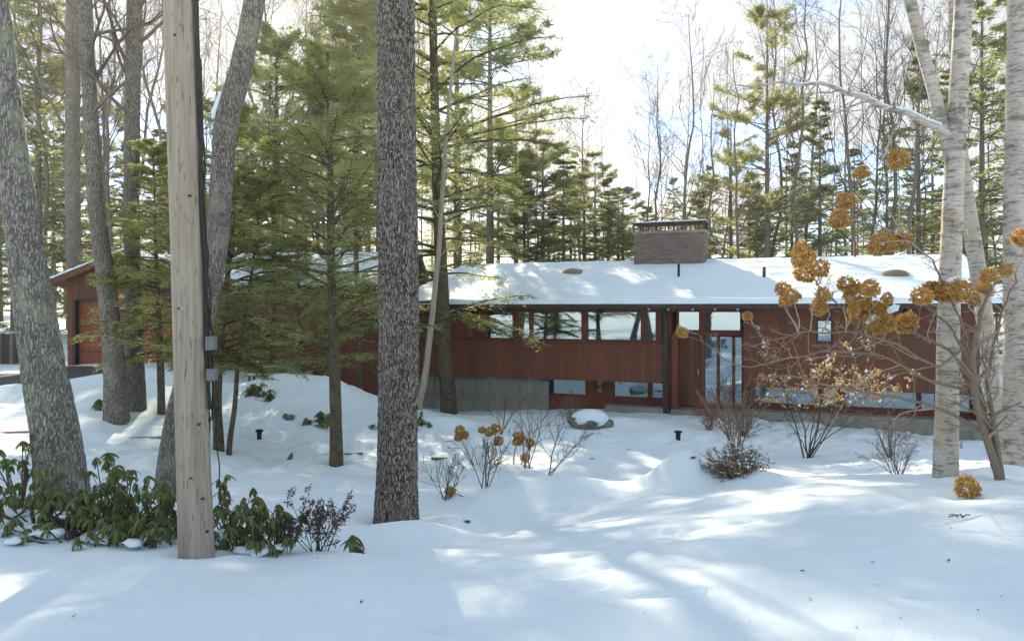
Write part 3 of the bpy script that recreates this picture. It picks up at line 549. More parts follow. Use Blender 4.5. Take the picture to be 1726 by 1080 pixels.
def conifer(rg, Hh, clear, rmax, nb, droop, nt, k, ll, lw, tuft=False, az=None, shape=1.0, up0=.25, twl=.36, twigs=False, tp=None, tr=None, tmin=.0):
    """branches and needle sprays around a trunk path; returns two collectors"""
    wood, leaf = MB(), MB()
    if tp is None: tp, tr = np.stack([np.zeros(12), np.zeros(12), np.linspace(0, Hh, 12)], -1), np.linspace(Hh * .011, .01, 12)
    zz = np.sort(clear + (1 - clear) * rg.random(nb) ** .9); x = zz * (len(tp) - 1); q = np.minimum(x.astype(int), len(tp) - 2); f = (x - q)[:, None]
    base = tp[q] * (1 - f) + tp[q + 1] * f; rt = (tr[q] * (1 - f[:, 0]) + tr[q + 1] * f[:, 0])
    rel = (zz - clear) / (1 - clear); prof = np.minimum(1, .55 + rel * 2.2) * (1 - rel) ** shape + .06
    Lb = rmax * prof * rg.uniform(.6, 1.15, nb); a = rg.random(nb) * 2 * math.pi if az is None else az(nb)
    d = np.stack([np.cos(a), np.sin(a), up0 + .5 * rel + rg.normal(size=nb) * .12], -1); d = norm(d); n = 8; out = [base]
    for s_ in range(n - 1):
        d = norm(d + np.array([0, 0, -droop]) * (1 - .6 * rel)[:, None] + rg.normal(size=d.shape) * .07); out.append(out[-1] + d * (Lb / (n - 1))[:, None])
    PB = np.stack(out, 1); RB = np.maximum(np.minimum(rt * .45, .012 + Lb * .009)[:, None] * np.linspace(1, .2, n)[None], .004); wood.tubes(PB, RB, 4)
    b = np.repeat(np.arange(nb), nt); t = rg.random(nb * nt); t = (.45 if tuft else .14) + (.55 if tuft else .86) * t; x = t * (n - 1); kk = np.minimum(x.astype(int), n - 2); f = (x - kk)[:, None]
    tb = PB[b, kk] * (1 - f) + PB[b, kk + 1] * f; tan = norm(PB[b, kk + 1] - PB[b, kk]); side = norm(np.cross(tan, np.array([0, 0, 1.]))) * np.where(rg.random(nb * nt) < .5, -1, 1)[:, None]
    td = norm(tan * rg.uniform(.3, 1.1, (nb * nt, 1)) + side * rg.uniform(.4, 1.0, (nb * nt, 1)) + np.array([0, 0, 1.]) * (rg.normal(size=(nb * nt, 1)) * (.35 if tuft else .14) + (.25 if tuft else -.08)))
    TL = (Lb[b] * twl * (1.1 - .75 * t) + .06) * rg.uniform(.5, 1.25, nb * nt)
    if tuft: TL = np.full(nb * nt, .28) * rg.uniform(.6, 1.3, nb * nt)
    TL = np.maximum(TL, tmin)
    sag = np.array([0, 0, -.18]) * TL[:, None] * (0 if tuft else 1)
    if twigs:
        TP = np.stack([tb, tb + td * TL[:, None] * .5 + sag * .3, tb + td * TL[:, None] + sag], 1); wood.tubes(TP, np.broadcast_to(np.array([.005, .0035, .002]), (len(tb), 3)), 3)
    bb = np.repeat(np.arange(nb * nt), k); u = rg.random(len(bb))[:, None]
    C = tb[bb] + td[bb] * TL[bb][:, None] * u + sag[bb] * u * u; s2 = norm(np.cross(td[bb], np.array([0, 0, 1.])) + 1e-6) * np.where(rg.random(len(bb)) < .5, -1, 1)[:, None]
    jit = rg.normal(size=C.shape)
    D = norm(td[bb] * rg.uniform(.4, 1, (len(bb), 1)) + s2 * rg.uniform(.3, 1, (len(bb), 1)) + jit * (.45 if tuft else .16)); S = norm(np.cross(D, np.array([0, 0, 1.]) + jit * (.8 if tuft else .35)))
    v = np.repeat(np.repeat(rg.random(nb), nt) * .5 + rg.random(nb * nt) * .35, k) + rg.random(len(bb)) * .15
    leaf.leaves(C + jit * .01, D, S, ll * rg.uniform(.6, 1.3, len(bb)), lw * rg.uniform(.7, 1.3, len(bb)), v)
    return wood, leaf
def pxpath(pts, Y, lean=0.0):                         # (px, py, width px) at distance Y -> path, radii
    Ys = [Y + lean * i for i in range(len(pts))]
    return np.array([P(a, b, y) for (a, b, w), y in zip(pts, Ys)]), np.array([w / 2 * y / F for (a, b, w), y in zip(pts, Ys)])
def rooted(path, rad, depth=.25):                     # start the trunk below the snow at its foot
    g = H(np.array([path[0, 0]]), np.array([path[0, 1]]))[0]; b = path[0].copy(); b[2] = g; p0 = b.copy(); p0[2] -= depth
    return np.concatenate([[p0, b], path[1:]]), np.concatenate([[rad[0] * 1.08, rad[0] * 1.05], rad[1:]])
def extend(path, rad, z):                             # carry the trunk on above the frame
    d = path[-1] - path[-2]; d = d / d[2]; n = 4; zs = np.linspace(path[-1, 2], z, n + 1)[1:]; d = d * np.array([.6, .6, 1])
    return np.concatenate([path, [path[-1] + d * (q - path[-1, 2]) for q in zs]]), np.concatenate([rad, np.linspace(rad[-1], .03, n + 1)[1:]])
def rel(path, o): return path - np.asarray(o)[None]

# ------------------------------------------------------------------ woods behind the house
protos = {}
def proto(kind, name, label, cat, group, parts):
    root = bpy.data.objects.new(name, None); root.empty_display_size = .3; W[root] = Matrix(); COL.objects.link(root); tag(root, label, cat, group)
    for nm, me, mat in parts: obj(nm, me, mat, root)
    protos.setdefault(kind, []).append([root, False])
def place(kind, v, x, y, sc_, rot, sz=1.0, lean=(0, 0)):
    p = protos[kind][v % len(protos[kind])]; z = float(H(np.array([x]), np.array([y]))[0]) - .1
    m = Matrix.Translation((x, y, z)) @ Matrix.Rotation(lean[0], 4, 'Y') @ Matrix.Rotation(rot, 4, 'Z') @ Matrix.Diagonal((sc_, sc_, sc_ * sz, 1))
    if not p[1]: p[1] = True; p[0].matrix_basis = m; return p[0]
    return copy_tree(p[0], m)
def tmesh(path, rad, sides=10):
    m = MB(); p, r = resample(path, rad, 20); m.tube(p, r, sides); return m.mesh('trunk')
for v in range(3):
    rg = np.random.default_rng(100 + v); w, l = conifer(rg, 14, .05, 2.7, 105, .05, 18, 11, .18, .055, shape=.7, up0=.05); tz = np.linspace(0, 14, 8)
    proto('spruce', 'spruce_tree', 'dark green spruce standing in the woods behind the house', 'tree', 'evergreens behind the house',
          [('trunk', tmesh(np.stack([tz * 0, tz * 0, tz], -1), np.linspace(.17, .012, 8)), FAR_BARK), ('branches', w.mesh('branches'), FAR_BARK), ('crown', l.mesh('crown', False), SPRUCE)])
for v in range(3):
    rg = np.random.default_rng(200 + v); w, l = conifer(rg, 16, .22, 3.6, 70, -.01, 26, 15, .21, .034, tuft=True, shape=.5, up0=.1); tz = np.linspace(0, 16, 9)
    tx = np.cumsum(rg.normal(size=9) * .05); tx -= tx[0]
    proto('pine', 'pine_tree', 'tufted pine with open layered boughs in the woods behind the house', 'tree', 'pines behind the house',
          [('trunk', tmesh(np.stack([tx * 0, tz * 0, tz], -1), np.linspace(.19, .02, 9)), FAR_BARK), ('branches', w.mesh('branches'), FAR_BARK), ('crown', l.mesh('crown', False), PINE)])
for v in range(5):
    rg = np.random.default_rng(300 + v); n = 14; tz = np.linspace(0, 15, n); tp = np.stack([np.cumsum(rg.normal(size=n) * .14), np.cumsum(rg.normal(size=n) * .14), tz], -1); tp[:2, :2] = 0
    tr = np.linspace(.105, .014, n); m = MB(); bare_crown(m, tp, tr, rg, 15 + 2 * v, .25 + .06 * v, 46, .36, .08, rf1=.42, rmin=.0055)
    proto('bare', 'bare_tree', 'leafless grey tree standing in the woods behind the house', 'tree', 'bare trees behind the house', [('trunk', tmesh(tp, tr, 8), FAR_BARK), ('branches', m.mesh('branches'), FAR_BARK)])
for v in range(2):
    rg = np.random.default_rng(350 + v); n = 12; tz = np.linspace(0, 13, n); tp = np.stack([np.cumsum(rg.normal(size=n) * .10), np.cumsum(rg.normal(size=n) * .10), tz], -1); tp[:2, :2] = 0
    tr = np.linspace(.06, .008, n); m = MB(); P1, R1 = kids(tp[None], tr[None], 22, .25, .99, 36, .22, rg, .12, .1, 6, .5, .008); m.tubes(P1, R1, 4); P2, R2 = kids(P1, R1, 5, .2, 1, 36, .5, rg, .1, .12, 4, .6, .006); m.tubes(P2, R2, 3)
    proto('pole', 'slender_tree', 'slender young leafless tree in the woods behind the house', 'tree', 'slender bare trees behind the house', [('trunk', tmesh(tp, tr, 7), FAR_BARK), ('branches', m.mesh('branches'), FAR_BARK)])
HT = dict(spruce=14, pine=16, bare=15, pole=13)
rr_ = random.Random(21)
REG = [(300, 'behind the garage'), (690, 'behind the left wing of the house'), (1062, 'behind the roof beside the tall hemlock'), (1205, 'behind the brick chimney'), (1560, 'behind the vent pipes on the roof'), (9999, 'behind the birches at the house end')]
LOOK = dict(spruce='dark green spruce rising', pine='tufted open pine rising', bare='tall leafless grey tree rising', pole='slender young leafless tree rising')
def wood(kind, v, px, top, Y, sz=None):               # a tree whose foot is behind the house and whose tip is seen at row `top`
    x = (px - CX) / F * Y; z = CZ - (top - CY) / F * Y; g = float(H(np.array([x]), np.array([Y]))[0]); h = z - g
    s_ = h / HT[kind]; w_ = max(1.0, min(s_, 1.35)) if kind in ('spruce', 'pine') else max(.8, min(s_, 1.3)); return relabel(place(kind, v, x, Y, w_, rr_.random() * 6.28, s_ / w_), kind, px, Y)
def relabel(o, kind, px, Y):
    where = next(t for q, t in REG if px < q); o['label'] = LOOK[kind] + ' ' + where + (' deep in the woods' if Y > 61 else ''); o['group'] = o['label'].split(' rising ')[0] + 's ' + where + (' far back' if Y > 61 else '')
for a in [('spruce', 0, 65, -120, 37), ('spruce', 1, 25, -60, 41), ('spruce', 2, 118, 40, 44), ('spruce', 0, -40, -90, 38), ('spruce', 1, 270, 215, 42), ('spruce', 2, 300, 120, 52), ('pine', 0, 180, 150, 46), ('pine', 1, 90, 180, 50),
          ('spruce', 1, 412, 190, 45), ('pine', 1, 468, 70, 43), ('spruce', 2, 535, 130, 42), ('pine', 2, 604, -30, 40), ('spruce', 0, 622, 230, 44), ('spruce', 1, 500, 260, 38), ('spruce', 0, 362, 280, 48), ('pine', 0, 560, 20, 55),
          ('pine', 2, 826, -130, 38), ('spruce', 2, 775, 160, 43), ('spruce', 0, 884, 262, 43), ('spruce', 1, 925, 300, 48), ('spruce', 2, 962, 318, 44), ('pine', 0, 1003, 262, 50), ('spruce', 0, 1042, 318, 46), ('spruce', 1, 1090, 345, 52),
          ('pine', 1, 1293, 22, 40), ('spruce', 1, 1382, 165, 40), ('spruce', 2, 1335, 240, 46), ('pine', 2, 1232, 190, 48), ('spruce', 0, 1440, 250, 47), ('spruce', 2, 1548, 70, 38), ('spruce', 0, 1655, -60, 36), ('spruce', 1, 1600, 120, 44), ('spruce', 2, 1720, -40, 40),
          ('spruce', 1, 1495, 200, 50), ('spruce', 0, 1175, 335, 55), ('spruce', 2, 1275, 310, 44),  ('spruce', 2, 1800, -60, 38), ('spruce', 0, 840, 200, 52)]: wood(*a)
rg = np.random.default_rng(70)
for a in [('pine', 1, 870, 150, 40), ('pine', 0, 915, 235, 38), ('spruce', 2, 950, 250, 38), ('pine', 2, 985, 290, 42), ('spruce', 0, 1025, 300, 40), ('spruce', 1, 890, 320, 37), ('pine', 1, 1050, 320, 44)]: wood(*a)
for k in range(15): wood('spruce', k, -60 + k * 48 + rg.uniform(-14, 14), rg.uniform(230, 360), rg.uniform(40, 58))
for k in range(16): wood('spruce', k, 1130 + k * 40 + rg.uniform(-15, 15), rg.uniform(260, 350), rg.uniform(44, 58))
for a in [('pine', 1, 640, -300, 42), ('pine', 0, 770, -280, 46)]: wood(*a)  # tall pines added to keep sun off the foreground, crowns above the frame
for a in [('bare', 0, 1146, 30, 36), ('bare', 1, 1268, 90, 36), ('bare', 2, 1478, 60, 39), ('bare', 3, 1520, -150, 37), ('bare', 4, 1205, 120, 46), ('bare', 0, 1350, 40, 44), ('bare', 1, 1415, 110, 50), ('bare', 2, 1090, 190, 48), ('bare', 3, 1640, -80, 42), ('bare', 4, 1580, 20, 50),
          ('bare', 3, 172, -140, 36), ('bare', 1, 198, -120, 40), ('bare', 2, 248, -160, 42), ('bare', 4, 330, -60, 44), ('bare', 0, 385, -20, 48), ('bare', 2, 440, -100, 39), ('bare', 3, 506, -40, 50), ('bare', 1, 560, -120, 45), ('bare', 4, 620, -60, 52), ('bare', 0, 45, -100, 48),
          ('bare', 2, 690, -100, 46), ('bare', 1, 905, 60, 58), ('bare', 0, 110, -60, 54)]: wood(*a)
for a in [('bare', 3, 1330, -60, 38), ('bare', 0, 1448, -90, 36), ('bare', 2, 1545, -60, 34), ('bare', 4, 1300, -80, 47), ('bare', 3, 1100, 110, 40), ('bare', 2, 270, -120, 35), ('bare', 3, 470, -140, 37), ('bare', 0, 590, -120, 36), ('bare', 4, 60, -130, 36), ('bare', 1, 660, -60, 38), ('bare', 4, 985, 150, 46)]: wood(*a)
for k, px in enumerate([30, 75, 130, 205, 290, 345, 400, 455, 480, 530, 590, 640, 715, 790, 900, 935, 975, 985, 1012, 1030, 1075, 1110, 1165, 1185, 1225, 1300, 1320, 1400, 1450, 1500, 1560, 1610, 1680]):
    wood('pole', k, px, rr_.uniform(-60, 140) if not 870 < px < 1130 else rr_.uniform(200, 330), rr_.uniform(36, 60))
rg = np.random.default_rng(77)
for k in range(46):                                   # deeper in the woods
    Y = rg.uniform(62, 110); px = rg.uniform(-150, 1880); kind = ('spruce', 'bare', 'bare', 'pole')[k % 4]; wood(kind, k, px, rg.uniform(230, 340), Y)
# trees across the road behind the viewer, seen mirrored in the panes
for k, (x, y) in enumerate([(-9, -16), (-3.5, -19), (3, -14), (7.5, -20), (13, -15), (-15, -22), (20, -22), (0, -26), (10, -28), (-8, -30)]):
    o = place(('bare', 'spruce')[k % 3 == 2], k, x, y, .95, k * 1.3); o['label'] = 'tree standing across the road from the house, mirrored in its windows'; o['group'] = 'trees across the road'

# ------------------------------------------------------------------ near trees
def branchset(parent, tp, tr, seed, mat, n1=12, t0=.35, lenf=.3, ang=55, up=.08, name='branches', rmin=.006):
    rg = np.random.default_rng(seed); m = MB(); bare_crown(m, *resample(tp, tr, 18), rg, n1, t0, ang, lenf, up, rmin=rmin); return m.build(name, mat, parent, m=W[parent])
def snow_lump(parent, c, r, dirv=(1, 0, 0), seed=0):
    u = norm(np.array(dirv, float)); up = np.array([0, 0, 1.]); w_ = norm(np.cross(u, up)); up2 = np.cross(w_, u); V = []; nu, nv = 12, 8
    for i in range(nv + 1):
        ph = math.pi * i / nv
        for j in range(nu):
            th = 2 * math.pi * j / nu; q = 1 + .9 * (vn(np.array(i * .7 + seed), np.array(abs(j - 6) * .6), 4) - .5)
            V.append(np.array(c) + q * (u * r[0] * math.cos(ph) + w_ * r[1] * math.sin(ph) * math.cos(th) + up2 * r[2] * math.sin(ph) * math.sin(th)))
    Q = [(i * nu + j, i * nu + (j + 1) % nu, (i + 1) * nu + (j + 1) % nu, (i + 1) * nu + j) for i in range(nv) for j in range(nu)]
    return obj('snow_lump', mesh('snow_lump', V, np.array(Q)), SNOW, parent)
def near_tree(name, label, pts, Y, mat, top=14, lean=0., sides=72, step=.03, amp=.06, fu=22, fv=5, seed=0, flare=.15, crown=True, lenf=.3, n1=10, t0=.55, cmat=None, zfine=7.0):
    path, rad = pxpath(pts, Y, lean); path, rad = rooted(path, rad); vis = len(path); path, rad = extend(path, rad, top); base = path[1].copy()
    t = empty(name, base, label, 'tree'); trunk_surface('trunk', path, rad, mat, t, sides, step, amp, fu, fv, seed, flare, zfine)
    if crown:
        rg = np.random.default_rng(seed + 50); m = MB(); tp, tr = resample(path, rad, 22); bare_crown(m, tp, tr, rg, n1, t0, 52, lenf, .08, rmin=.005, rf1=.28, fine=(n1 > 12)); m.build('branches', FAR_BARK, t)
    return t, path, rad
near_tree('oak_tree', 'thick straight oak trunk with deeply furrowed dark bark', [(668, 878, 72), (670, 780, 67), (672, 600, 66), (671, 400, 65), (668, 200, 63), (667, -40, 60)], 8.6, OAK, sides=160, step=.018, amp=.06, fu=56, fv=10, seed=3, flare=.12, zfine=6.4, t0=.6)
near_tree('maple_tree', 'thick leaning trunk with lichen patches beside the rhododendrons', [(106, 862, 82), (97, 760, 75), (70, 600, 64), (40, 400, 54), (12, 180, 44), (-12, -40, 40)], 8.0, OAK_LICHEN, sides=120, step=.022, amp=.045, fu=26, fv=6, seed=8, flare=.08, zfine=6.5, t0=.6)
tl, pl_, rl_ = near_tree('leaning_maple', 'curving grey trunk with snow in its crook behind the utility pole', [(284, 830, 42), (300, 700, 38), (338, 560, 34), (364, 420, 36), (374, 290, 36), (382, 205, 38), (402, 130, 36), (420, 50, 34), (436, -40, 32)], 10.0, GREY_BARK, sides=72, step=.03, amp=.05, fu=20, fv=6, seed=14, t0=.5, n1=14)
for (px, py, a, b) in ((376, 178, .16, .05), (369, 366, .13, .05)): snow_lump(tl, P(px - 9, py, 9.96), (a, b, b * 1.2), (.42, 0, 1), px)
tb, pb_, rb_ = near_tree('birch_tree', 'birch trunk with mottled bark at the edge of the driveway bank', [(196, 712, 38), (191, 600, 33), (178, 470, 29), (166, 380, 27), (155, 230, 24), (148, 100, 22), (142, -40, 21)], 16.7, GREY_BARK, sides=60, step=.05, amp=.04, fu=15, fv=7, seed=20, t0=.45, n1=16, zfine=9)
near_tree('maple_tree', 'straight grey trunk standing close behind the mottled birch', [(229, 695, 30), (226, 560, 28), (222, 400, 25), (223, 200, 24), (228, -40, 23)], 17.6, GREY_BARK, sides=56, step=.05, amp=.05, fu=15, fv=6, seed=26, t0=.45, n1=16, zfine=9)
near_tree('maple_tree', 'grey trunk rising behind the garage ridge beside the birch', [(128, 600, 24), (124, 400, 23), (122, 200, 22), (126, -40, 20)], 34, GREY_BARK, sides=40, step=.1, amp=.05, fu=12, fv=5, seed=28, t0=.35, n1=18, top=20, zfine=14)
# right-hand birches
bA, pA, rA = near_tree('birch_tree', 'white birch trunk with black scars standing on the snow bank', [(1594, 806, 38), (1596, 700, 36), (1600, 500, 34), (1608, 300, 31), (1616, 150, 29), (1626, -40, 27)], 8.4, BIRCH, sides=72, step=.03, amp=.015, fu=9, fv=12, seed=31, flare=.05, t0=.62, n1=8, cmat=GREY_BARK)
m = MB(); p_, r_ = pxpath([(1606, 290, 16), (1590, 215, 20), (1573, 150, 20), (1553, 80, 19), (1524, -40, 17)], 8.45); p_, r_ = resample(p_, r_, 14); m.tube(p_, r_, 14); m.build('limb', BIRCH, bA)
m = MB(); p_, r_ = pxpath([(1610, 236, 13), (1570, 208, 12), (1520, 190, 10), (1470, 172, 8), (1410, 148, 7), (1360, 140, 5), (1300, 142, 4), (1240, 146, 2)], 8.4, -.05); p_, r_ = resample(p_, r_, 26); p_ += np.stack([0 * p_[:, 0], 0 * p_[:, 0], np.sin(np.arange(26) * 1.3) * .02], -1); m.tube(p_, r_, 8)
Pk, Rk = kids(p_[None], r_[None], 12, .2, 1, 50, .28, np.random.default_rng(4), .02, .18, 6, .5, .004); m.tubes(Pk, Rk, 4); Pk, Rk = kids(Pk, Rk, 5, .2, 1, 45, .5, np.random.default_rng(5), 0, .2, 5, .6, .003); m.tubes(Pk, Rk, 3); m.build('limb', BIRCH, bA)
m = MB(); q_ = p_[2:20].copy(); q_[:, 2] += r_[2:20] * .75; m.tube(q_, r_[2:20] * .8, 7); m.build('snow_lump', SNOW, bA)
rg = np.random.default_rng(9); m = MB()               # curls of peeling bark
for k in range(26):
    i = rg.integers(1, 5); f = rg.random(); c = pA[i] * (1 - f) + pA[i + 1] * f; r = rA[i]; a = rg.choice([math.pi, 0]) + rg.normal() * .7
    o_ = np.array([math.cos(a), -abs(math.sin(a)), 0]); s_ = np.array([-math.sin(a), math.cos(a), 0]); hh = rg.uniform(.015, .05); ln = rg.uniform(.02, .06); V = []
    for t in np.linspace(0, 1, 5):
        q = c + o_ * (r + ln * math.sin(t * 1.6)) + s_ * (t * ln * .8); V += [q - [0, 0, hh], q + [0, 0, hh]]
    m.add(V, [(2 * j, 2 * j + 2, 2 * j + 3, 2 * j + 1) for j in range(4)])
m.build('peeling_bark', BIRCH, bA)
near_tree('birch_tree', 'pale leaning birch stem close behind the scarred white birch', [(1684, 795, 25), (1672, 640, 26), (1652, 480, 26), (1630, 340, 24), (1618, 240, 20), (1612, 60, 22), (1606, -40, 20)], 9.3, BIRCH, sides=56, step=.03, amp=.015, fu=9, fv=12, seed=41, flare=.05, t0=.7, n1=6, cmat=GREY_BARK)
near_tree('birch_tree', 'broad pale birch trunk at the end of the snow bank beside the hydrangea', [(1716, 796, 46), (1715, 600, 42), (1714, 400, 40), (1716, 200, 38), (1721, -40, 37)], 8.7, BIRCH, sides=72, step=.03, amp=.02, fu=10, fv=10, seed=47, flare=.08, t0=.6, n1=8, cmat=GREY_BARK)

# hemlocks in the garden
def hemlock(name, label, pts, Y, seed, top, nb, rmax, clear, nt, k, ll, lw, sides=28, shape=.6, droop=.05, up0=.2, az=None, mat=HEML, twl=.36, bark_=BROWN_BARK):
    path, rad = pxpath(pts, Y); path, rad = rooted(path, rad); path, rad = extend(path, rad, top); t = empty(name, path[1], label, 'tree')
    trunk_surface('trunk', path, rad, bark_, t, sides, .05, .04, 9, 6, seed, .15, 8); tp, tr = resample(path[1:], rad[1:], 24)
    rg = np.random.default_rng(seed); w_, l_ = conifer(rg, 0, clear, rmax, nb, droop, nt, k, ll, lw, tp=tp, tr=tr, shape=shape, up0=up0, twigs=(Y < 17), az=(lambda n: az(rg, n)) if az else None, twl=twl, tmin=.1)
    w_.build('branches', bark_, t); l_.build('crown', mat, t, False); return t
hemlock('hemlock_tree', 'tall hemlock with sweeping boughs growing against the house front', [(757, 697, 27), (750, 600, 25), (745, 480, 22), (738, 330, 18), (733, 180, 15), (729, -30, 12)], 23.2, 61, 19.5, 150, 5.3, .12, 36, 14, .16, .034, shape=.5, droop=.055, up0=.18)
hemlock('hemlock_tree', 'young hemlock with a bare lower trunk in the middle of the lawn', [(567, 787, 22), (566, 700, 20), (563, 600, 18), (558, 420, 13), (556, 260, 9), (553, 150, 5)], 14.5, 62, 6.6, 70, 2.3, .22, 34, 18, .09, .02, shape=.45, droop=.045, up0=.35)
hemlock('hemlock_tree', 'young hemlock with low spreading boughs behind the utility pole', [(369, 768, 17), (366, 680, 15), (372, 580, 12), (384, 460, 9), (392, 330, 6), (395, 260, 3)], 15.2, 63, 5.6, 76, 2.4, .2, 36, 16, .09, .02, shape=.4, droop=.045, up0=.25)
hemlock('hemlock_tree', 'small forked hemlock sapling beside the young hemlock near the pole', [(386, 770, 9), (396, 680, 8), (402, 600, 7), (418, 500, 6), (430, 420, 4), (436, 360, 2)], 15.0, 64, 4.2, 52, 1.6, .3, 36, 16, .085, .019, shape=.4, droop=.05, up0=.2)
hemlock('hemlock_tree', 'bushy hemlock spreading its boughs in front of the garage door', [(272, 690, 12), (270, 600, 11), (266, 500, 8), (262, 400, 5), (260, 330, 2)], 17.4, 65, 5.4, 90, 1.75, .2, 40, 13, .105, .024, shape=.5, droop=.04, up0=.1)
hemlock('hemlock_tree', 'slim hemlock standing against the left wing of the house', [(606, 672, 10), (604, 560, 9), (600, 420, 8), (598, 260, 6), (596, 100, 4)], 23.5, 66, 11.5, 80, 2.6, .48, 34, 13, .15, .032, shape=.5, droop=.05)
hemlock('hemlock_tree', 'slim dark hemlock rising over the roof of the left wing', [(455, 680, 12), (458, 560, 11), (462, 420, 9), (464, 260, 7), (466, 120, 4)], 24.2, 67, 10.5, 80, 2.8, .5, 34, 13, .15, .032, shape=.5, droop=.05, mat=SPRUCE)
hemlock('hemlock_tree', 'low bushy hemlock hugging the house wall behind the snow pile', [(508, 668, 9), (507, 620, 8), (505, 560, 6), (503, 500, 4), (502, 455, 2)], 22.6, 68, 3.6, 70, 2.3, .18, 34, 12, .12, .027, shape=.4, droop=.05, up0=.15)
# pale dead sapling
p_, r_ = pxpath([(704, 712, 11), (716, 640, 11), (728, 540, 10), (740, 420, 8), (748, 280, 7), (762, 120, 5), (768, 60, 3)], 21.0); p_, r_ = rooted(p_, r_, .2); t = empty('dead_sapling', p_[1], 'thin pale leafless sapling leaning in front of the tall hemlock', 'tree'); m = MB(); q_, s_ = resample(p_, r_, 24); m.tube(q_, s_, 8)
m.build('trunk', POLE, t); m = MB(); Pk, Rk = kids(q_[None], s_[None], 12, .4, 1, 45, .12, np.random.default_rng(8), .05, .15, 5, .4, .004); m.tubes(Pk, Rk, 4); m.build('branches', POLE, t)

# ------------------------------------------------------------------ utility pole
path, rad = pxpath([(331, 942, 55), (325, 760, 54), (316, 450, 52), (303, 60, 50), (300, -60, 49)], 6.0); path, rad = rooted(path, rad, .5); path, rad = extend(path, rad, 8.5); rad[-4:] = .11
up = empty('utility_pole', path[1], 'weathered wooden utility pole with black cables stapled to its side', 'utility pole'); trunk_surface('pole', path, rad, POLE, up, 48, .05, .006, 7, .6, 2, 0, 7)
def onpole(py, off=0.0, dy=0.0):
    i = np.interp(py, [-60, 60, 450, 760, 942], [300, 303, 316, 325, 331]); return P(i + off, py, 6.0 + dy)
rg = np.random.default_rng(6)
for k, (o0, o1, y0, y1, r) in enumerate([(27.5, 29, -60, 690, .014), (31, 31, -60, 640, .011), (34, 31, 100, 660, .008), (29, 36, 330, 700, .008), (33, 40, 380, 620, .006), (30, 26, 560, 900, .007), (36, 45, 600, 860, .005)]):
    ys = np.linspace(y0, y1, 30); pts = [onpole(y, o0 + (o1 - o0) * i / 29 + math.sin(i * .7 + k) * 1.6 * (y > 250), -.02 + .012 * k) for i, y in enumerate(ys)]; m = MB(); m.tube(pts, r, 7); m.build('cable', BLACK, up)
pts = [onpole(640 + 60 * math.sin(t * 3.14) + 25 * t, 34 + 12 * math.sin(t * 9), .02) for t in np.linspace(0, 1, 24)]; m = MB(); m.tube(pts, .006, 6); m.build('cable', BLACK, up)
def wbox(name, c, a, b, h, mat, parent, rz=0.): return obj(name, bmesh_box(a, b, h, mat), None, parent, Matrix.Translation(Vector(c)) @ Matrix.Rotation(rz, 4, 'Z'))
for py, h in ((578, .11), (631, .095)): bx = wbox('junction_box', onpole(py, 36, -.03), .055, .10, h, PLASTIC, up); wbox('cover', onpole(py, 36, -.085), .045, .012, h * .85, PLASTIC, bx)
for py, o in ((60, -8), (330, 8), (715, 12), (840, 14), (895, 20), (805, -4), (520, -16)): wbox('bolt', onpole(py, o, -.118), .016, .03, .016, BLACK, up)
wbox('tag_plate', onpole(520, -13, -.122), .05, .008, .02, METAL, up)

# ------------------------------------------------------------------ rhododendrons
lv = []; lf = []
for i in range(5):
    t = i / 4; wd = .019 * math.sin(math.pi * min(1, .12 + t * .86)) ** .8; lv += [(t * .115, wd, -.10 * t * t * .5 - .007), (t * .115, 0, -.10 * t * t * .5), (t * .115, -wd, -.10 * t * t * .5 - .007)]
for i in range(4): b = i * 3; lf += [(b, b + 3, b + 4, b + 1), (b + 1, b + 4, b + 5, b + 2)]
LEAFM = [mesh('leaf', np.array(lv), np.array(lf), True, np.full(15, q)) for q in (.15, .4, .6, .9)]
def rhodo(label, px, Y, nst, hgt, spread, seed, group=None, scale=1.0, per=(6, 10)):
    rg = np.random.default_rng(seed); b = onground(px, Y); t = empty('rhododendron', b, label, 'shrub', group); m = MB()
    for k in range(nst):
        a = rg.random() * 6.28; r = spread * rg.random() ** .6; tip = b + np.array([math.cos(a) * r, math.sin(a) * r * .7, hgt * (1 - .55 * (r / spread) ** 2) * rg.uniform(.35, 1.25)])
        tip[2] = max(tip[2], float(H(tip[:1], tip[1:2])[0]) + .06); mid = b * .5 + tip * .5 + np.array([0, 0, -.05]) + rg.normal(size=3) * .03; p_, r_ = resample([b - [0, 0, .05], mid, tip], [.011, .007, .004], 7); m.tube(p_, r_, 5)
        for w_ in range(1 + (rg.random() < .6)):
            c = tip if w_ == 0 else mid * .35 + tip * .65 + rg.normal(size=3) * .05; n = rg.integers(*per); ph = rg.random() * 6.28
            if w_: m.tube([p_[3], c], [.004, .003], 4)
            for j in range(n):
                az = ph + j * 2 * math.pi / n + rg.normal() * .2; el = rg.uniform(.15, 1.15); s_ = rg.uniform(.7, 1.25) * scale
                mm = Matrix.Translation(Vector(c)) @ Matrix.Rotation(az, 4, 'Z') @ Matrix.Rotation(el, 4, 'Y') @ Matrix.Rotation(rg.normal() * .3, 4, 'X') @ Matrix.Scale(s_, 4)
                obj('leaf', LEAFM[rg.integers(4)], RHODO, t, mm)
    m.build('stems', BROWN_BARK, t)
    for k in range(nst // 7):
        a = rg.random() * 6.28; r = spread * rg.uniform(.3, 1.0); c = b + np.array([math.cos(a) * r, -abs(math.sin(a)) * r * .8, 0]); c[2] = float(H(c[:1], c[1:2])[0]) + rg.uniform(.01, .07); snow_lump(t, c, np.array([.10, .08, .03]) * rg.uniform(.6, 1.2), (rg.normal(), rg.normal(), .2), k + px)
    return t
gr = 'rhododendrons at the foot of the utility pole'; lab = 'green rhododendron with drooping leaves in the snow near the utility pole'
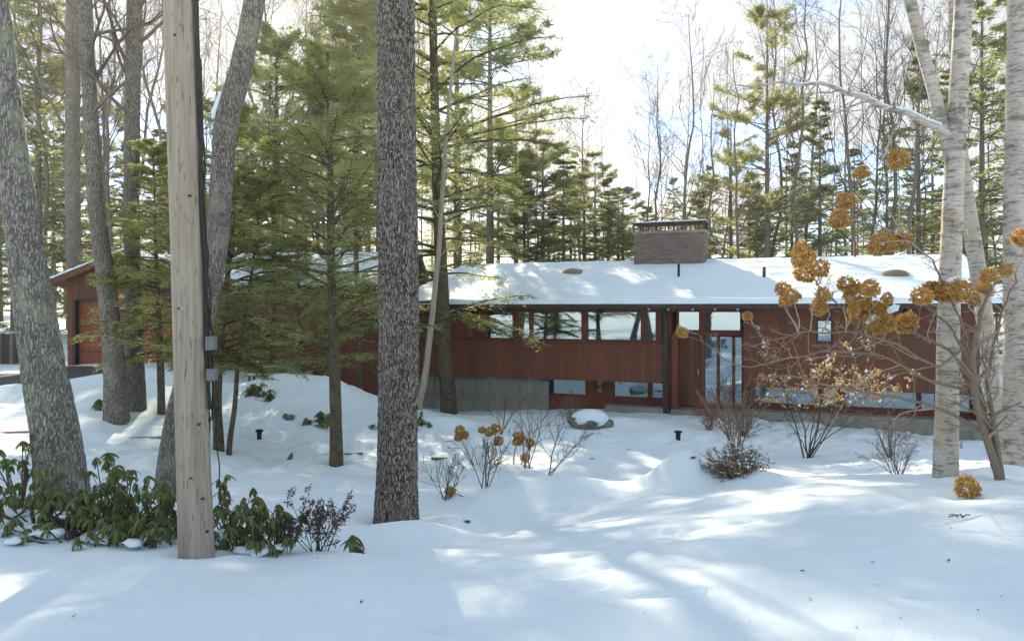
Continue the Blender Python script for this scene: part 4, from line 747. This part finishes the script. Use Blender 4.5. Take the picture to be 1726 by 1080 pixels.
for k, (px, Y, n, h, sp) in enumerate([(-20, 6.7, 20, .5, .42), (60, 6.5, 22, .42, .42), (150, 6.5, 24, .42, .45), (215, 6.9, 22, .6, .42), (265, 6.6, 24, .48, .42), (35, 7.4, 14, .7, .4), (400, 6.5, 22, .5, .40), (465, 6.35, 20, .44, .34), (175, 7.3, 16, .66, .4), (385, 7.0, 12, .66, .35), (110, 6.3, 14, .28, .4), (235, 6.25, 14, .26, .4), (330, 6.7, 16, .4, .35)]):
    w_ = 'under the leaning lichen trunk' if px < 190 else 'between the leaning lichen trunk and the utility pole' if px < 320 else 'between the utility pole and the purplish shrub'
    rhodo('green rhododendron with drooping leaves ' + w_, px, Y, int(n * 1.15), h, sp * 1.15, 500 + k, 'rhododendrons ' + w_, scale=.78)
rhodo('tiny rhododendron sprig poking out of the snow beside the oak mound', 598, 6.4, 3, .16, .10, 530)
for k, (px, py, lb) in enumerate([(540, 718, 'low green rhododendron poking out of the snow by the young hemlock'), (655, 722, 'low dark rhododendron half buried in snow behind the oak'), (712, 718, 'sprig of rhododendron in snow beside the pale dead sapling'), (437, 668, 'low rhododendron beside the snowy bench'), (180, 690, 'small leafy sprig in the snow beside the mottled birch')]):
    q = ground(px, py, 10); rhodo(lb, px, q[1], (16, 14, 7, 16, 6)[k], .3, (.4, .45, .22, .45, .3)[k], 540 + k, scale=1.5, per=(5, 8))

# ------------------------------------------------------------------ shrubs
def shrub(name, label, px, Y, hgt, spread, nst, seed, mat, lev=(6, 4), rmin=.003, r0=.010, group=None, base=None, wob=.1, up=.02, lean=(0, 0)):
    rg = np.random.default_rng(seed); b = onground(px, Y) if base is None else base; t = empty(name, b, label, 'shrub', group); m = MB(); n = 7
    a = rg.random(nst) * 6.28; sp = spread * np.sqrt(rg.random(nst)) / hgt; d = norm(np.stack([np.cos(a) * sp + lean[0], np.sin(a) * sp + lean[1], np.ones(nst)], -1)); L = hgt * rg.uniform(.7, 1.1, nst); out = [np.repeat(b[None] - [0, 0, .05], nst, 0) + rg.normal(size=(nst, 3)) * [.03, .03, 0]]
    for q in range(n - 1): d = norm(d + [0, 0, up] + rg.normal(size=d.shape) * wob); out.append(out[-1] + d * (L / (n - 1))[:, None])
    P0 = np.stack(out, 1); R0 = r0 * rg.uniform(.7, 1.2, nst)[:, None] * np.linspace(1, .35, n)[None]; m.tubes(P0, R0, 5); pts = [P0[:, -1]]
    P1, R1 = kids(P0, R0, lev[0], .3, 1, 38, .5, rg, up, wob * 1.2, 5, .6, rmin * 1.2); m.tubes(P1, R1, 4); pts.append(P1[:, 2:].reshape(-1, 3))
    if lev[1]: P2, R2 = kids(P1, R1, lev[1], .2, 1, 40, .55, rg, up, wob * 1.3, 4, .65, rmin); m.tubes(P2, R2, 3); pts.append(P2[:, 1:].reshape(-1, 3))
    m.build('stems', mat, t); return t, np.concatenate(pts), rg
TWIG = bark('twig_bark', (.10, .07, .05), (.34, .27, .21)); REDTWIG = bark('red_twig_bark', (.16, .07, .04), (.42, .22, .13)); DTWIG = bark('dark_twig_bark', (.05, .04, .035), (.17, .13, .11))
def addleaves(t, pts, rg, n, l, w, mat, name='leaves', droop=.2):
    c = pts[rg.integers(len(pts), size=n)] + rg.normal(size=(n, 3)) * .01; D = norm(rg.normal(size=(n, 3)) + [0, 0, -droop]); S = norm(np.cross(D, rg.normal(size=(n, 3)))); m = MB(); m.leaves(c, D, S, l * rg.uniform(.6, 1.3, n), w * rg.uniform(.7, 1.3, n), None, .2); o = m.build(name, mat, t, False); o['kind'] = 'stuff'; return o
t, p_, rg = shrub('andromeda_shrub', 'dark purplish leaved shrub standing in snow beside the rhododendrons', 535, 6.35, .58, .42, 13, 601, DTWIG, (5, 3), .002, .006); addleaves(t, p_, rg, 1500, .036, .013, DARKLEAF)
shrub('bare_shrub', 'bare twiggy shrub standing just behind the oak trunk', 752, 10.2, .78, .5, 7, 602, DTWIG, (7, 5), .0025, .007)
shrub('bare_shrub', 'dense bare shrub with many fine twigs on the snow hump', 818, 10.6, .95, .62, 8, 603, DTWIG, (8, 6), .0025, .008)
shrub('bare_shrub', 'thin bare sapling shrub with spread twigs on the sunlit lawn', 922, 13.4, 1.2, .6, 3, 604, DTWIG, (8, 5), .0035, .012, lean=(.3, 0))
shrub('bare_shrub', 'upright bare shrub with two dark stems near the dried seed heads', 888, 14.2, 1.5, .5, 4, 605, DTWIG, (7, 5), .0035, .012, lean=(.1, 0))
shrub('bare_shrub', 'tall bare shrub with pale twigs in front of the concrete foundation', 842, 17.8, 1.5, .6, 6, 606, TWIG, (7, 5), .004, .011, lean=(.15, 0))
shrub('bare_shrub', 'vase shaped bare shrub in front of the entry door', 1238, 15.4, 1.75, .95, 12, 607, TWIG, (6, 5), .005, .02, lean=(-.12, 0))
shrub('bare_shrub', 'low reddish bare shrub beside the entry step', 1195, 19.4, .85, .65, 22, 608, REDTWIG, (6, 5), .004, .009)
shrub('ornamental_grass', 'clump of dry straw coloured stems below the glass entry', 1255, 18.6, .75, .7, 40, 609, TWIG, (4, 2), .004, .007)
shrub('bare_shrub', 'low brown twigs along the house beside the snow topped boulder', 960, 21.6, .8, .9, 16, 610, TWIG, (5, 4), .004, .008)
shrub('bare_shrub', 'fine twigged bare shrub on the bank beside the scarred birch', 1512, 9.6, .62, .42, 14, 611, TWIG, (7, 5), .002, .006)
shrub('bare_shrub', 'upright bare shrub against the lower windows beside the scarred birch', 1500, 15.2, 1.1, .6, 10, 612, TWIG, (6, 4), .004, .009)
t, p_, rg = shrub('beech_shrub', 'wide shrub with dry orange leaves catching the light before the house wall', 1362, 15.6, 2.35, 2.0, 10, 613, DTWIG, (8, 6), .004, .016, up=-.02); p_ = p_[p_[:, 2] > H(p_[:, 0], p_[:, 1]) + 1.15]; addleaves(t, p_, rg, 1800, .065, .035, DRYLEAF); 
c = p_[rg.integers(len(p_), size=110)]; m = MB()
for q in c: m.add(q + np.array([(-.03, 0, 0), (0, -.03, 0), (.03, 0, 0), (0, .03, 0), (0, 0, .035), (0, 0, -.012)]) * rg.uniform(.6, 1.5), [(0, 1, 4, 4), (1, 2, 4, 4), (2, 3, 4, 4), (3, 0, 4, 4), (1, 0, 5, 5), (2, 1, 5, 5), (3, 2, 5, 5), (0, 3, 5, 5)])
m.Q = [q for q in m.Q]; V = np.concatenate(m.V); T3 = np.concatenate(m.Q)[:, :3]; o = obj('snow_clumps', mesh('snow_clumps', V, T3), SNOW, t); o['kind'] = 'stuff'
# clipped round shrub under snow
b = onground(1240, 9.9); t, p_, rg = shrub('round_shrub', 'rounded brown shrub dusted with snow on the bank crest', 1238, 9.9, .50, .95, 62, 620, TWIG, (7, 5), .0025, .006, base=b, wob=.18); addleaves(t, p_, rg, 2600, .035, .014, foliage('olive_leaf', (.14, .10, .045), (.34, .24, .12), (.4, .28, .12), .25))
m = MB(); c = p_[p_[:, 2] > b[2] + .22]; c = c[rg.integers(len(c), size=420)]; D = norm(rg.normal(size=c.shape) * [1, 1, .15]); m.leaves(c, D, norm(np.cross(D, [0, 0, 1.] + rg.normal(size=c.shape) * .2)), .05, .035); o = m.build('snow_dusting', SNOW, t, False); o['kind'] = 'stuff'
# dried flower heads
def headmesh(seed):
    rg = np.random.default_rng(seed); n = 330; c = norm(rg.normal(size=(n, 3))) * [1, 1, 1.15] * rg.uniform(.72, 1.0, (n, 1)); c *= (.72 + .5 * vn(c[:, 0] * 1.6 + seed * 3 + 8, c[:, 1] * 1.6 + c[:, 2] * 1.3 + 8, 3))[:, None]; c[:, 2] = np.where(c[:, 2] < -.55, c[:, 2] * .6, c[:, 2]); m = MB()
    for q in range(3): D = norm(c * .5 + rg.normal(size=(n, 3)) * .8); m.leaves(c, D, norm(np.cross(D, rg.normal(size=(n, 3)))), .27, .2, rg.random(n), .15)
    return m.mesh('flower_head', False)
HEADS = [headmesh(q) for q in range(4)]
def head(parent, c, r, rg): return obj('flower_head', HEADS[rg.integers(4)], PETAL, parent, Matrix.Translation(Vector(c)) @ Matrix.Rotation(rg.random() * 6.28, 4, 'Z') @ Matrix.Rotation(rg.normal() * .5, 4, 'X') @ Matrix.Diagonal((r * rg.uniform(.9, 1.15), r, r * rg.uniform(.8, 1.05), 1)))
HY = [(1513, 272, 16), (1454, 293, 13), (1427, 340, 15), (1417, 373, 16), (1487, 415, 17), (1472, 418, 10), (1526, 405, 14), (1354, 432, 18), (1358, 463, 18), (1382, 456, 15), (1319, 488, 11), (1333, 503, 14), (1322, 510, 10), (1386, 500, 12), (1381, 518, 13), (1425, 480, 14), (1445, 497, 22), (1467, 488, 14), (1440, 523, 12), (1478, 520, 15), (1496, 505, 9), (1475, 551, 18), (1496, 545, 15), (1527, 546, 18), (1437, 538, 9),
      (1553, 503, 15), (1571, 487, 15), (1590, 497, 19), (1617, 489, 17), (1638, 506, 12), (1660, 487, 14), (1668, 467, 12), (1694, 457, 12), (1720, 402, 14), (1259, 533, 9), (1150, 561, 10)]
YH = 7.7; b = onground(1686, YH); hy = empty('hydrangea', b, 'tall bare hydrangea hung with brown dried flower heads before the birches', 'shrub'); rg = np.random.default_rng(31); m = MB(); stems = []
for pts in ([(1688, 800, 17), (1660, 730, 15), (1640, 660, 13), (1642, 590, 12), (1655, 520, 9), (1680, 470, 6)], [(1684, 800, 13), (1668, 740, 12), (1652, 660, 10), (1625, 590, 8), (1590, 540, 6), (1540, 500, 4)], [(1690, 800, 12), (1676, 720, 11), (1662, 640, 9), (1680, 560, 7), (1715, 460, 5)],
            [(1660, 730, 10), (1610, 700, 9), (1560, 680, 8), (1480, 664, 7), (1400, 650, 6), (1330, 632, 5), (1270, 640, 3)], [(1642, 640, 9), (1600, 590, 8), (1540, 560, 6), (1480, 540, 5), (1420, 520, 4), (1370, 470, 3)], [(1645, 600, 8), (1610, 520, 7), (1570, 440, 5), (1530, 400, 4)], [(1648, 570, 8), (1580, 620, 7), (1510, 580, 6), (1440, 560, 5), (1350, 560, 4), (1290, 580, 3), (1262, 540, 2)], [(1640, 660, 9), (1560, 640, 8), (1490, 600, 6), (1400, 590, 5), (1300, 610, 4), (1240, 620, 3), (1200, 585, 2), (1160, 565, 2)]):
    p_, r_ = pxpath(pts, YH, rg.normal() * .06); r_ = r_ * np.where(r_ > .03, .85, .62); p_[0, 2] = max(p_[0, 2] - .1, b[2] - .1) if pts[0][1] == 800 else p_[0, 2]; p_, r_ = resample(p_, r_, 22); p_ += rg.normal(size=p_.shape) * .012 * np.linspace(0, 1, 22)[:, None]; m.tube(p_, r_, 8); stems.append((p_, r_))
allp = np.concatenate([p[4:] for p, _ in stems]); heads = []
for px, py, r in HY:
    c = P(px, py, YH + rg.normal() * .22); dd = np.linalg.norm(allp - c, axis=1) + np.maximum(0, allp[:, 2] - c[2] + .1) * 1.5; s_ = allp[np.argmin(dd)]; mid = (s_ + c) / 2 + rg.normal(size=3) * .05 + np.array([0, 0, .05]); p_, r_ = resample([s_, s_ * .6 + mid * .4 + rg.normal(size=3) * .02, mid, c * .75 + mid * .25 + [0, 0, .04], c], [.008, .007, .006, .005, .004], 10); m.tube(p_, r_, 5)
    head(hy, c, r * 1.03 * YH / F, rg); heads.append(c)
S_ = np.stack([p for p, _ in stems]); R_ = np.stack([r for _, r in stems]); Pk, Rk = kids(S_, R_, 20, .2, 1, 50, .26, rg, .03, .22, 8, .5, .0035); m.tubes(Pk, Rk, 5); Pk, Rk = kids(Pk, Rk, 4, .3, 1, 45, .5, rg, .03, .24, 5, .6, .003); m.tubes(Pk, Rk, 4); m.build('stems', bark('hydrangea_bark', (.20, .15, .11), (.48, .41, .33)), hy)
for px, py, a in ((1506, 520, .06), (1470, 538, .07), (1606, 474, .08)): snow_lump(hy, P(px, py, YH - .05), (a, a * .6, a * .55), (1, 0, .5), px)
rg = np.random.default_rng(32); b = onground(850, 14.6); hs = empty('hydrangea', b, 'small hydrangea with dried orange heads in the middle of the snowy lawn', 'shrub'); m = MB()
for px, py, r in ((775, 728, 9), (783, 733, 8), (772, 738, 8), (813, 725, 6), (826, 729, 8), (836, 722, 8), (840, 744, 8), (875, 737, 9), (873, 745, 9), (893, 748, 8), (885, 771, 8), (758, 828, 9)):
    Yh = 14.6 if py < 800 else 10.3; c = P(px, py, Yh); head(hs, c, r * Yh / F, rg); g = onground(px + (850 - px) * .35, Yh); m.tube([g - [0, 0, .05], (g + c) / 2 + rg.normal(size=3) * .03, c], [.008, .006, .004], 5)
m.build('stems', DTWIG, hs)
rg = np.random.default_rng(33); q = ground(1628, 838); h = head(None, q + [0, 0, .07], .11, rg); h.name = 'fallen_flower_head'; tag(h, 'fallen brown hydrangea head lying on the snow bank', 'flower head')
# twig on the snow
q = ground(1622, 874); m = MB(); rg = np.random.default_rng(2)
for a in ((-.10, .02, .02, 0), (0, 0, .09, .03), (0, 0, .02, .07), (-.03, .005, -.08, .05)): m.tube([q + [a[0], a[1], .012], q + [(a[0] + a[2]) / 2, (a[1] + a[3]) / 2, .03], q + [a[2], a[3], .022]], [.005, .005, .003], 5)
tag(m.build('fallen_twig', DTWIG), 'small dark forked twig lying on the snow below the fallen flower head', 'twig')
m = MB(); rg = np.random.default_rng(41)
pts = [(rg.uniform(0, 1726), rg.uniform(880, 1078)) for _ in range(80)] + [(rg.uniform(600, 1500), rg.uniform(700, 800)) for _ in range(70)] + [(rg.uniform(1050, 1500), rg.uniform(715, 770)) for _ in range(50)]
for px, py in pts:
    g = ground(px, py); a = rg.random() * 6.28; l = (.006 + .04 * rg.random() ** 3) * (1 if py > 850 else 3.0); D = np.array([[math.cos(a), math.sin(a), .15]]); g[2] = float(H(g[:1], g[1:2])[0]) + .006; m.leaves(g[None], D, np.array([[-math.sin(a), math.cos(a), .2]]), l, l * rg.uniform(.15, .5))
tag(m.build('leaf_litter', DTWIG, None, False), 'scattered bits of bark and leaf lying on the snow', 'litter', None, 'stuff')

# ------------------------------------------------------------------ boulder, edging, lamps, bench, fence
def blob(name, c, r, mat, parent, seed, rough=.25, nu=28, nv=18, flat=0.):
    V = []
    for i in range(nv + 1):
        ph = math.pi * i / nv
        for j in range(nu):
            th = 2 * math.pi * j / nu; d = np.array([math.sin(ph) * math.cos(th), math.sin(ph) * math.sin(th), math.cos(ph)]); f = 1 + rough * (vn(np.array(d[0] * 2 + seed + 5), np.array(d[1] * 2 + d[2] * 2 + 5), 3) - .5) + rough * .5 * (vn(np.array(d[0] * 5 + seed + 9), np.array(d[2] * 5 + d[1] * 4 + 9), 2) - .5)
            V.append(np.array(c) + d * f * np.array(r))
    Q = [(i * nu + j, i * nu + (j + 1) % nu, (i + 1) * nu + (j + 1) % nu, (i + 1) * nu + j) for i in range(nv) for j in range(nu)][::-1]
    return obj(name, mesh(name, V, np.array([q[::-1] for q in Q])), mat, parent)
q = ground(995, 720, 12); t = empty('boulder', q, 'grey boulder capped with a dome of snow near the house', 'boulder'); blob('rock', q + [0, 0.1, .06], (.58, .44, .27), STONE, t, 1, .5); blob('snow_cap', q + [.0, .14, .2], (.51, .42, .27), SNOW, t, 7, .12)
q = ground(787, 880, 6); t = empty('stone', q, 'small dark stone showing at the edge of the snow hump', 'stone'); blob('rock', q + [0, 0, .0], (.045, .04, .03), STONE, t, 3, .7, 12, 8); blob('snow_cap', q + [.0, .02, .035], (.05, .04, .02), SNOW, t, 4, .2, 12, 8)
q = ground(487, 703, 12); t = empty('stone', q, 'dark stone half buried in the snow pile by the bench', 'stone'); blob('rock', q + [0, 0, .02], (.12, .1, .08), STONE, t, 5, .8, 14, 9); blob('snow_cap', q + [0, .02, .09], (.09, .08, .04), SNOW, t, 6, .3, 14, 9)
def lamp(label, px, py, w_, h_):
    q = ground(px, py, 9); t = empty('garden_lamp', q, label, 'garden lamp'); m = MB(); z = q[2]; x, y = q[0], q[1]; m.tube([(x, y, z - .05), (x, y, z + h_ * .9)], [w_ * .32, w_ * .4], 12); m.build('body', BLACK, t)
    m = MB(); m.tube([(x, y, z + h_ * .75), (x, y, z + h_ * .92), (x, y, z + h_)], [w_ * .62, w_ * .58, w_ * .12], 14); m.build('hood', BLACK, t)
lamp('small black garden lamp in the snow beside the young hemlock near the pole', 437, 741, .14, .24); lamp('small black garden lamp standing on the open snow before the entry', 1143, 739, .16, .2)
q = ground(487, 776, 9); t = empty('marker_stake', q, 'short leaning grey stake poking from the trampled snow', 'stake'); m = MB(); m.tube([q - [0.02, 0, .05], q + [.04, 0, .09], q + [.07, 0, .17]], [.05, .045, .01], 6); m.build('stake', TIMBER, t)
for k, (a, b_, py, lb) in enumerate([(185, 282, 738, 'dark timber edging showing through the snow left of the utility pole'), (0, 50, 728, 'dark timber edging in the snow left of the leaning lichen trunk'), (508, 612, 766, 'dark timber edging in the snow behind the young hemlock trunk'), (728, 790, 773, 'dark timber edging in the snow right of the oak')]):
    q0, q1 = ground(a, py, 10), ground(b_, py, 10); c = (q0 + q1) / 2; L = np.linalg.norm(q1[:2] - q0[:2]); c[2] = (q0[2] + q1[2]) / 2 - .055; ang = math.atan2(q1[1] - q0[1], q1[0] - q0[0])
    o = wbox('edging_timber', c, L, .12, .14, TIMBER, None, ang); tag(o, lb, 'edging')
bx0 = onground(447, 22.6); bx0[2] = 1.6 - (640 - 518) / F * 22.6; t = empty('garden_bench', bx0, 'wooden garden bench with snow lying on its slats beside the house', 'bench')
def bb(nm, x0, x1, y0, y1, z0, z1, mat, par): return wbox(nm, bx0 + [(x0 + x1) / 2, (y0 + y1) / 2, (z0 + z1) / 2], x1 - x0, y1 - y0, z1 - z0, mat, par)
for k in range(3): s_ = bb('seat_slat', -.5, .62, -.25 + k * .15, -.13 + k * .15, .12, .155, TIMBER, t); bb('snow_strip', -.49, .61, -.245 + k * .15, -.135 + k * .15, .155, .20, SNOW, s_)
for k in range(2): s_ = bb('back_slat', -.5, .62, .22, .25, .28 + k * .14, .38 + k * .14, TIMBER, t); bb('snow_strip', -.49, .61, .215, .255, .38 + k * .14, .415 + k * .14, SNOW, s_)
for x in (-.45, .52):
    for y in (-.22, .2): bb('leg', x, x + .06, y, y + .06, -.6, .119 if y < 0 else .55, TIMBER, t)
q = P(16, 560, 27); g = onground(16, 27); t = empty('fence', g, 'dark wooden fence with a light rail beside the garage', 'fence')
for k in range(28): x = -21.1 + k * .148; wbox('picket', (x, 27, g[2] + .5), .135, .03, 1.2 + .03 * (k % 3), (TIMBER, DARKTRIM)[k % 3 != 1], t)
wbox('rail', (-19.1, 26.95, g[2] + 1.18), 4.4, .06, .06, METAL, t)
for x in (-21.2, -19.2, -17.1): wbox('post', (x, 26.93, g[2] + .6), .09, .09, 1.4, METAL, t)
blob_ = None

# ------------------------------------------------------------------ thin haze volume added for the low sun's glow and lifted darks
m = MB(); m.box(-1000, 1000, -400, 1600, -8, 36); me = m.mesh('haze', False); hz = bpy.data.materials.new('haze'); hz.use_nodes = True; hn = hz.node_tree; hn.nodes.clear()
pv = hn.nodes.new('ShaderNodeVolumePrincipled'); pv.inputs['Color'].default_value = (1, .985, .95, 1); pv.inputs['Density'].default_value = .0007; pv.inputs['Anisotropy'].default_value = .65
ho = hn.nodes.new('ShaderNodeOutputMaterial'); hn.links.new(pv.outputs[0], ho.inputs['Volume'])
tag(obj('haze', me, hz), 'thin haze added for the glow of the low sun among the trees', None, None, 'stuff')
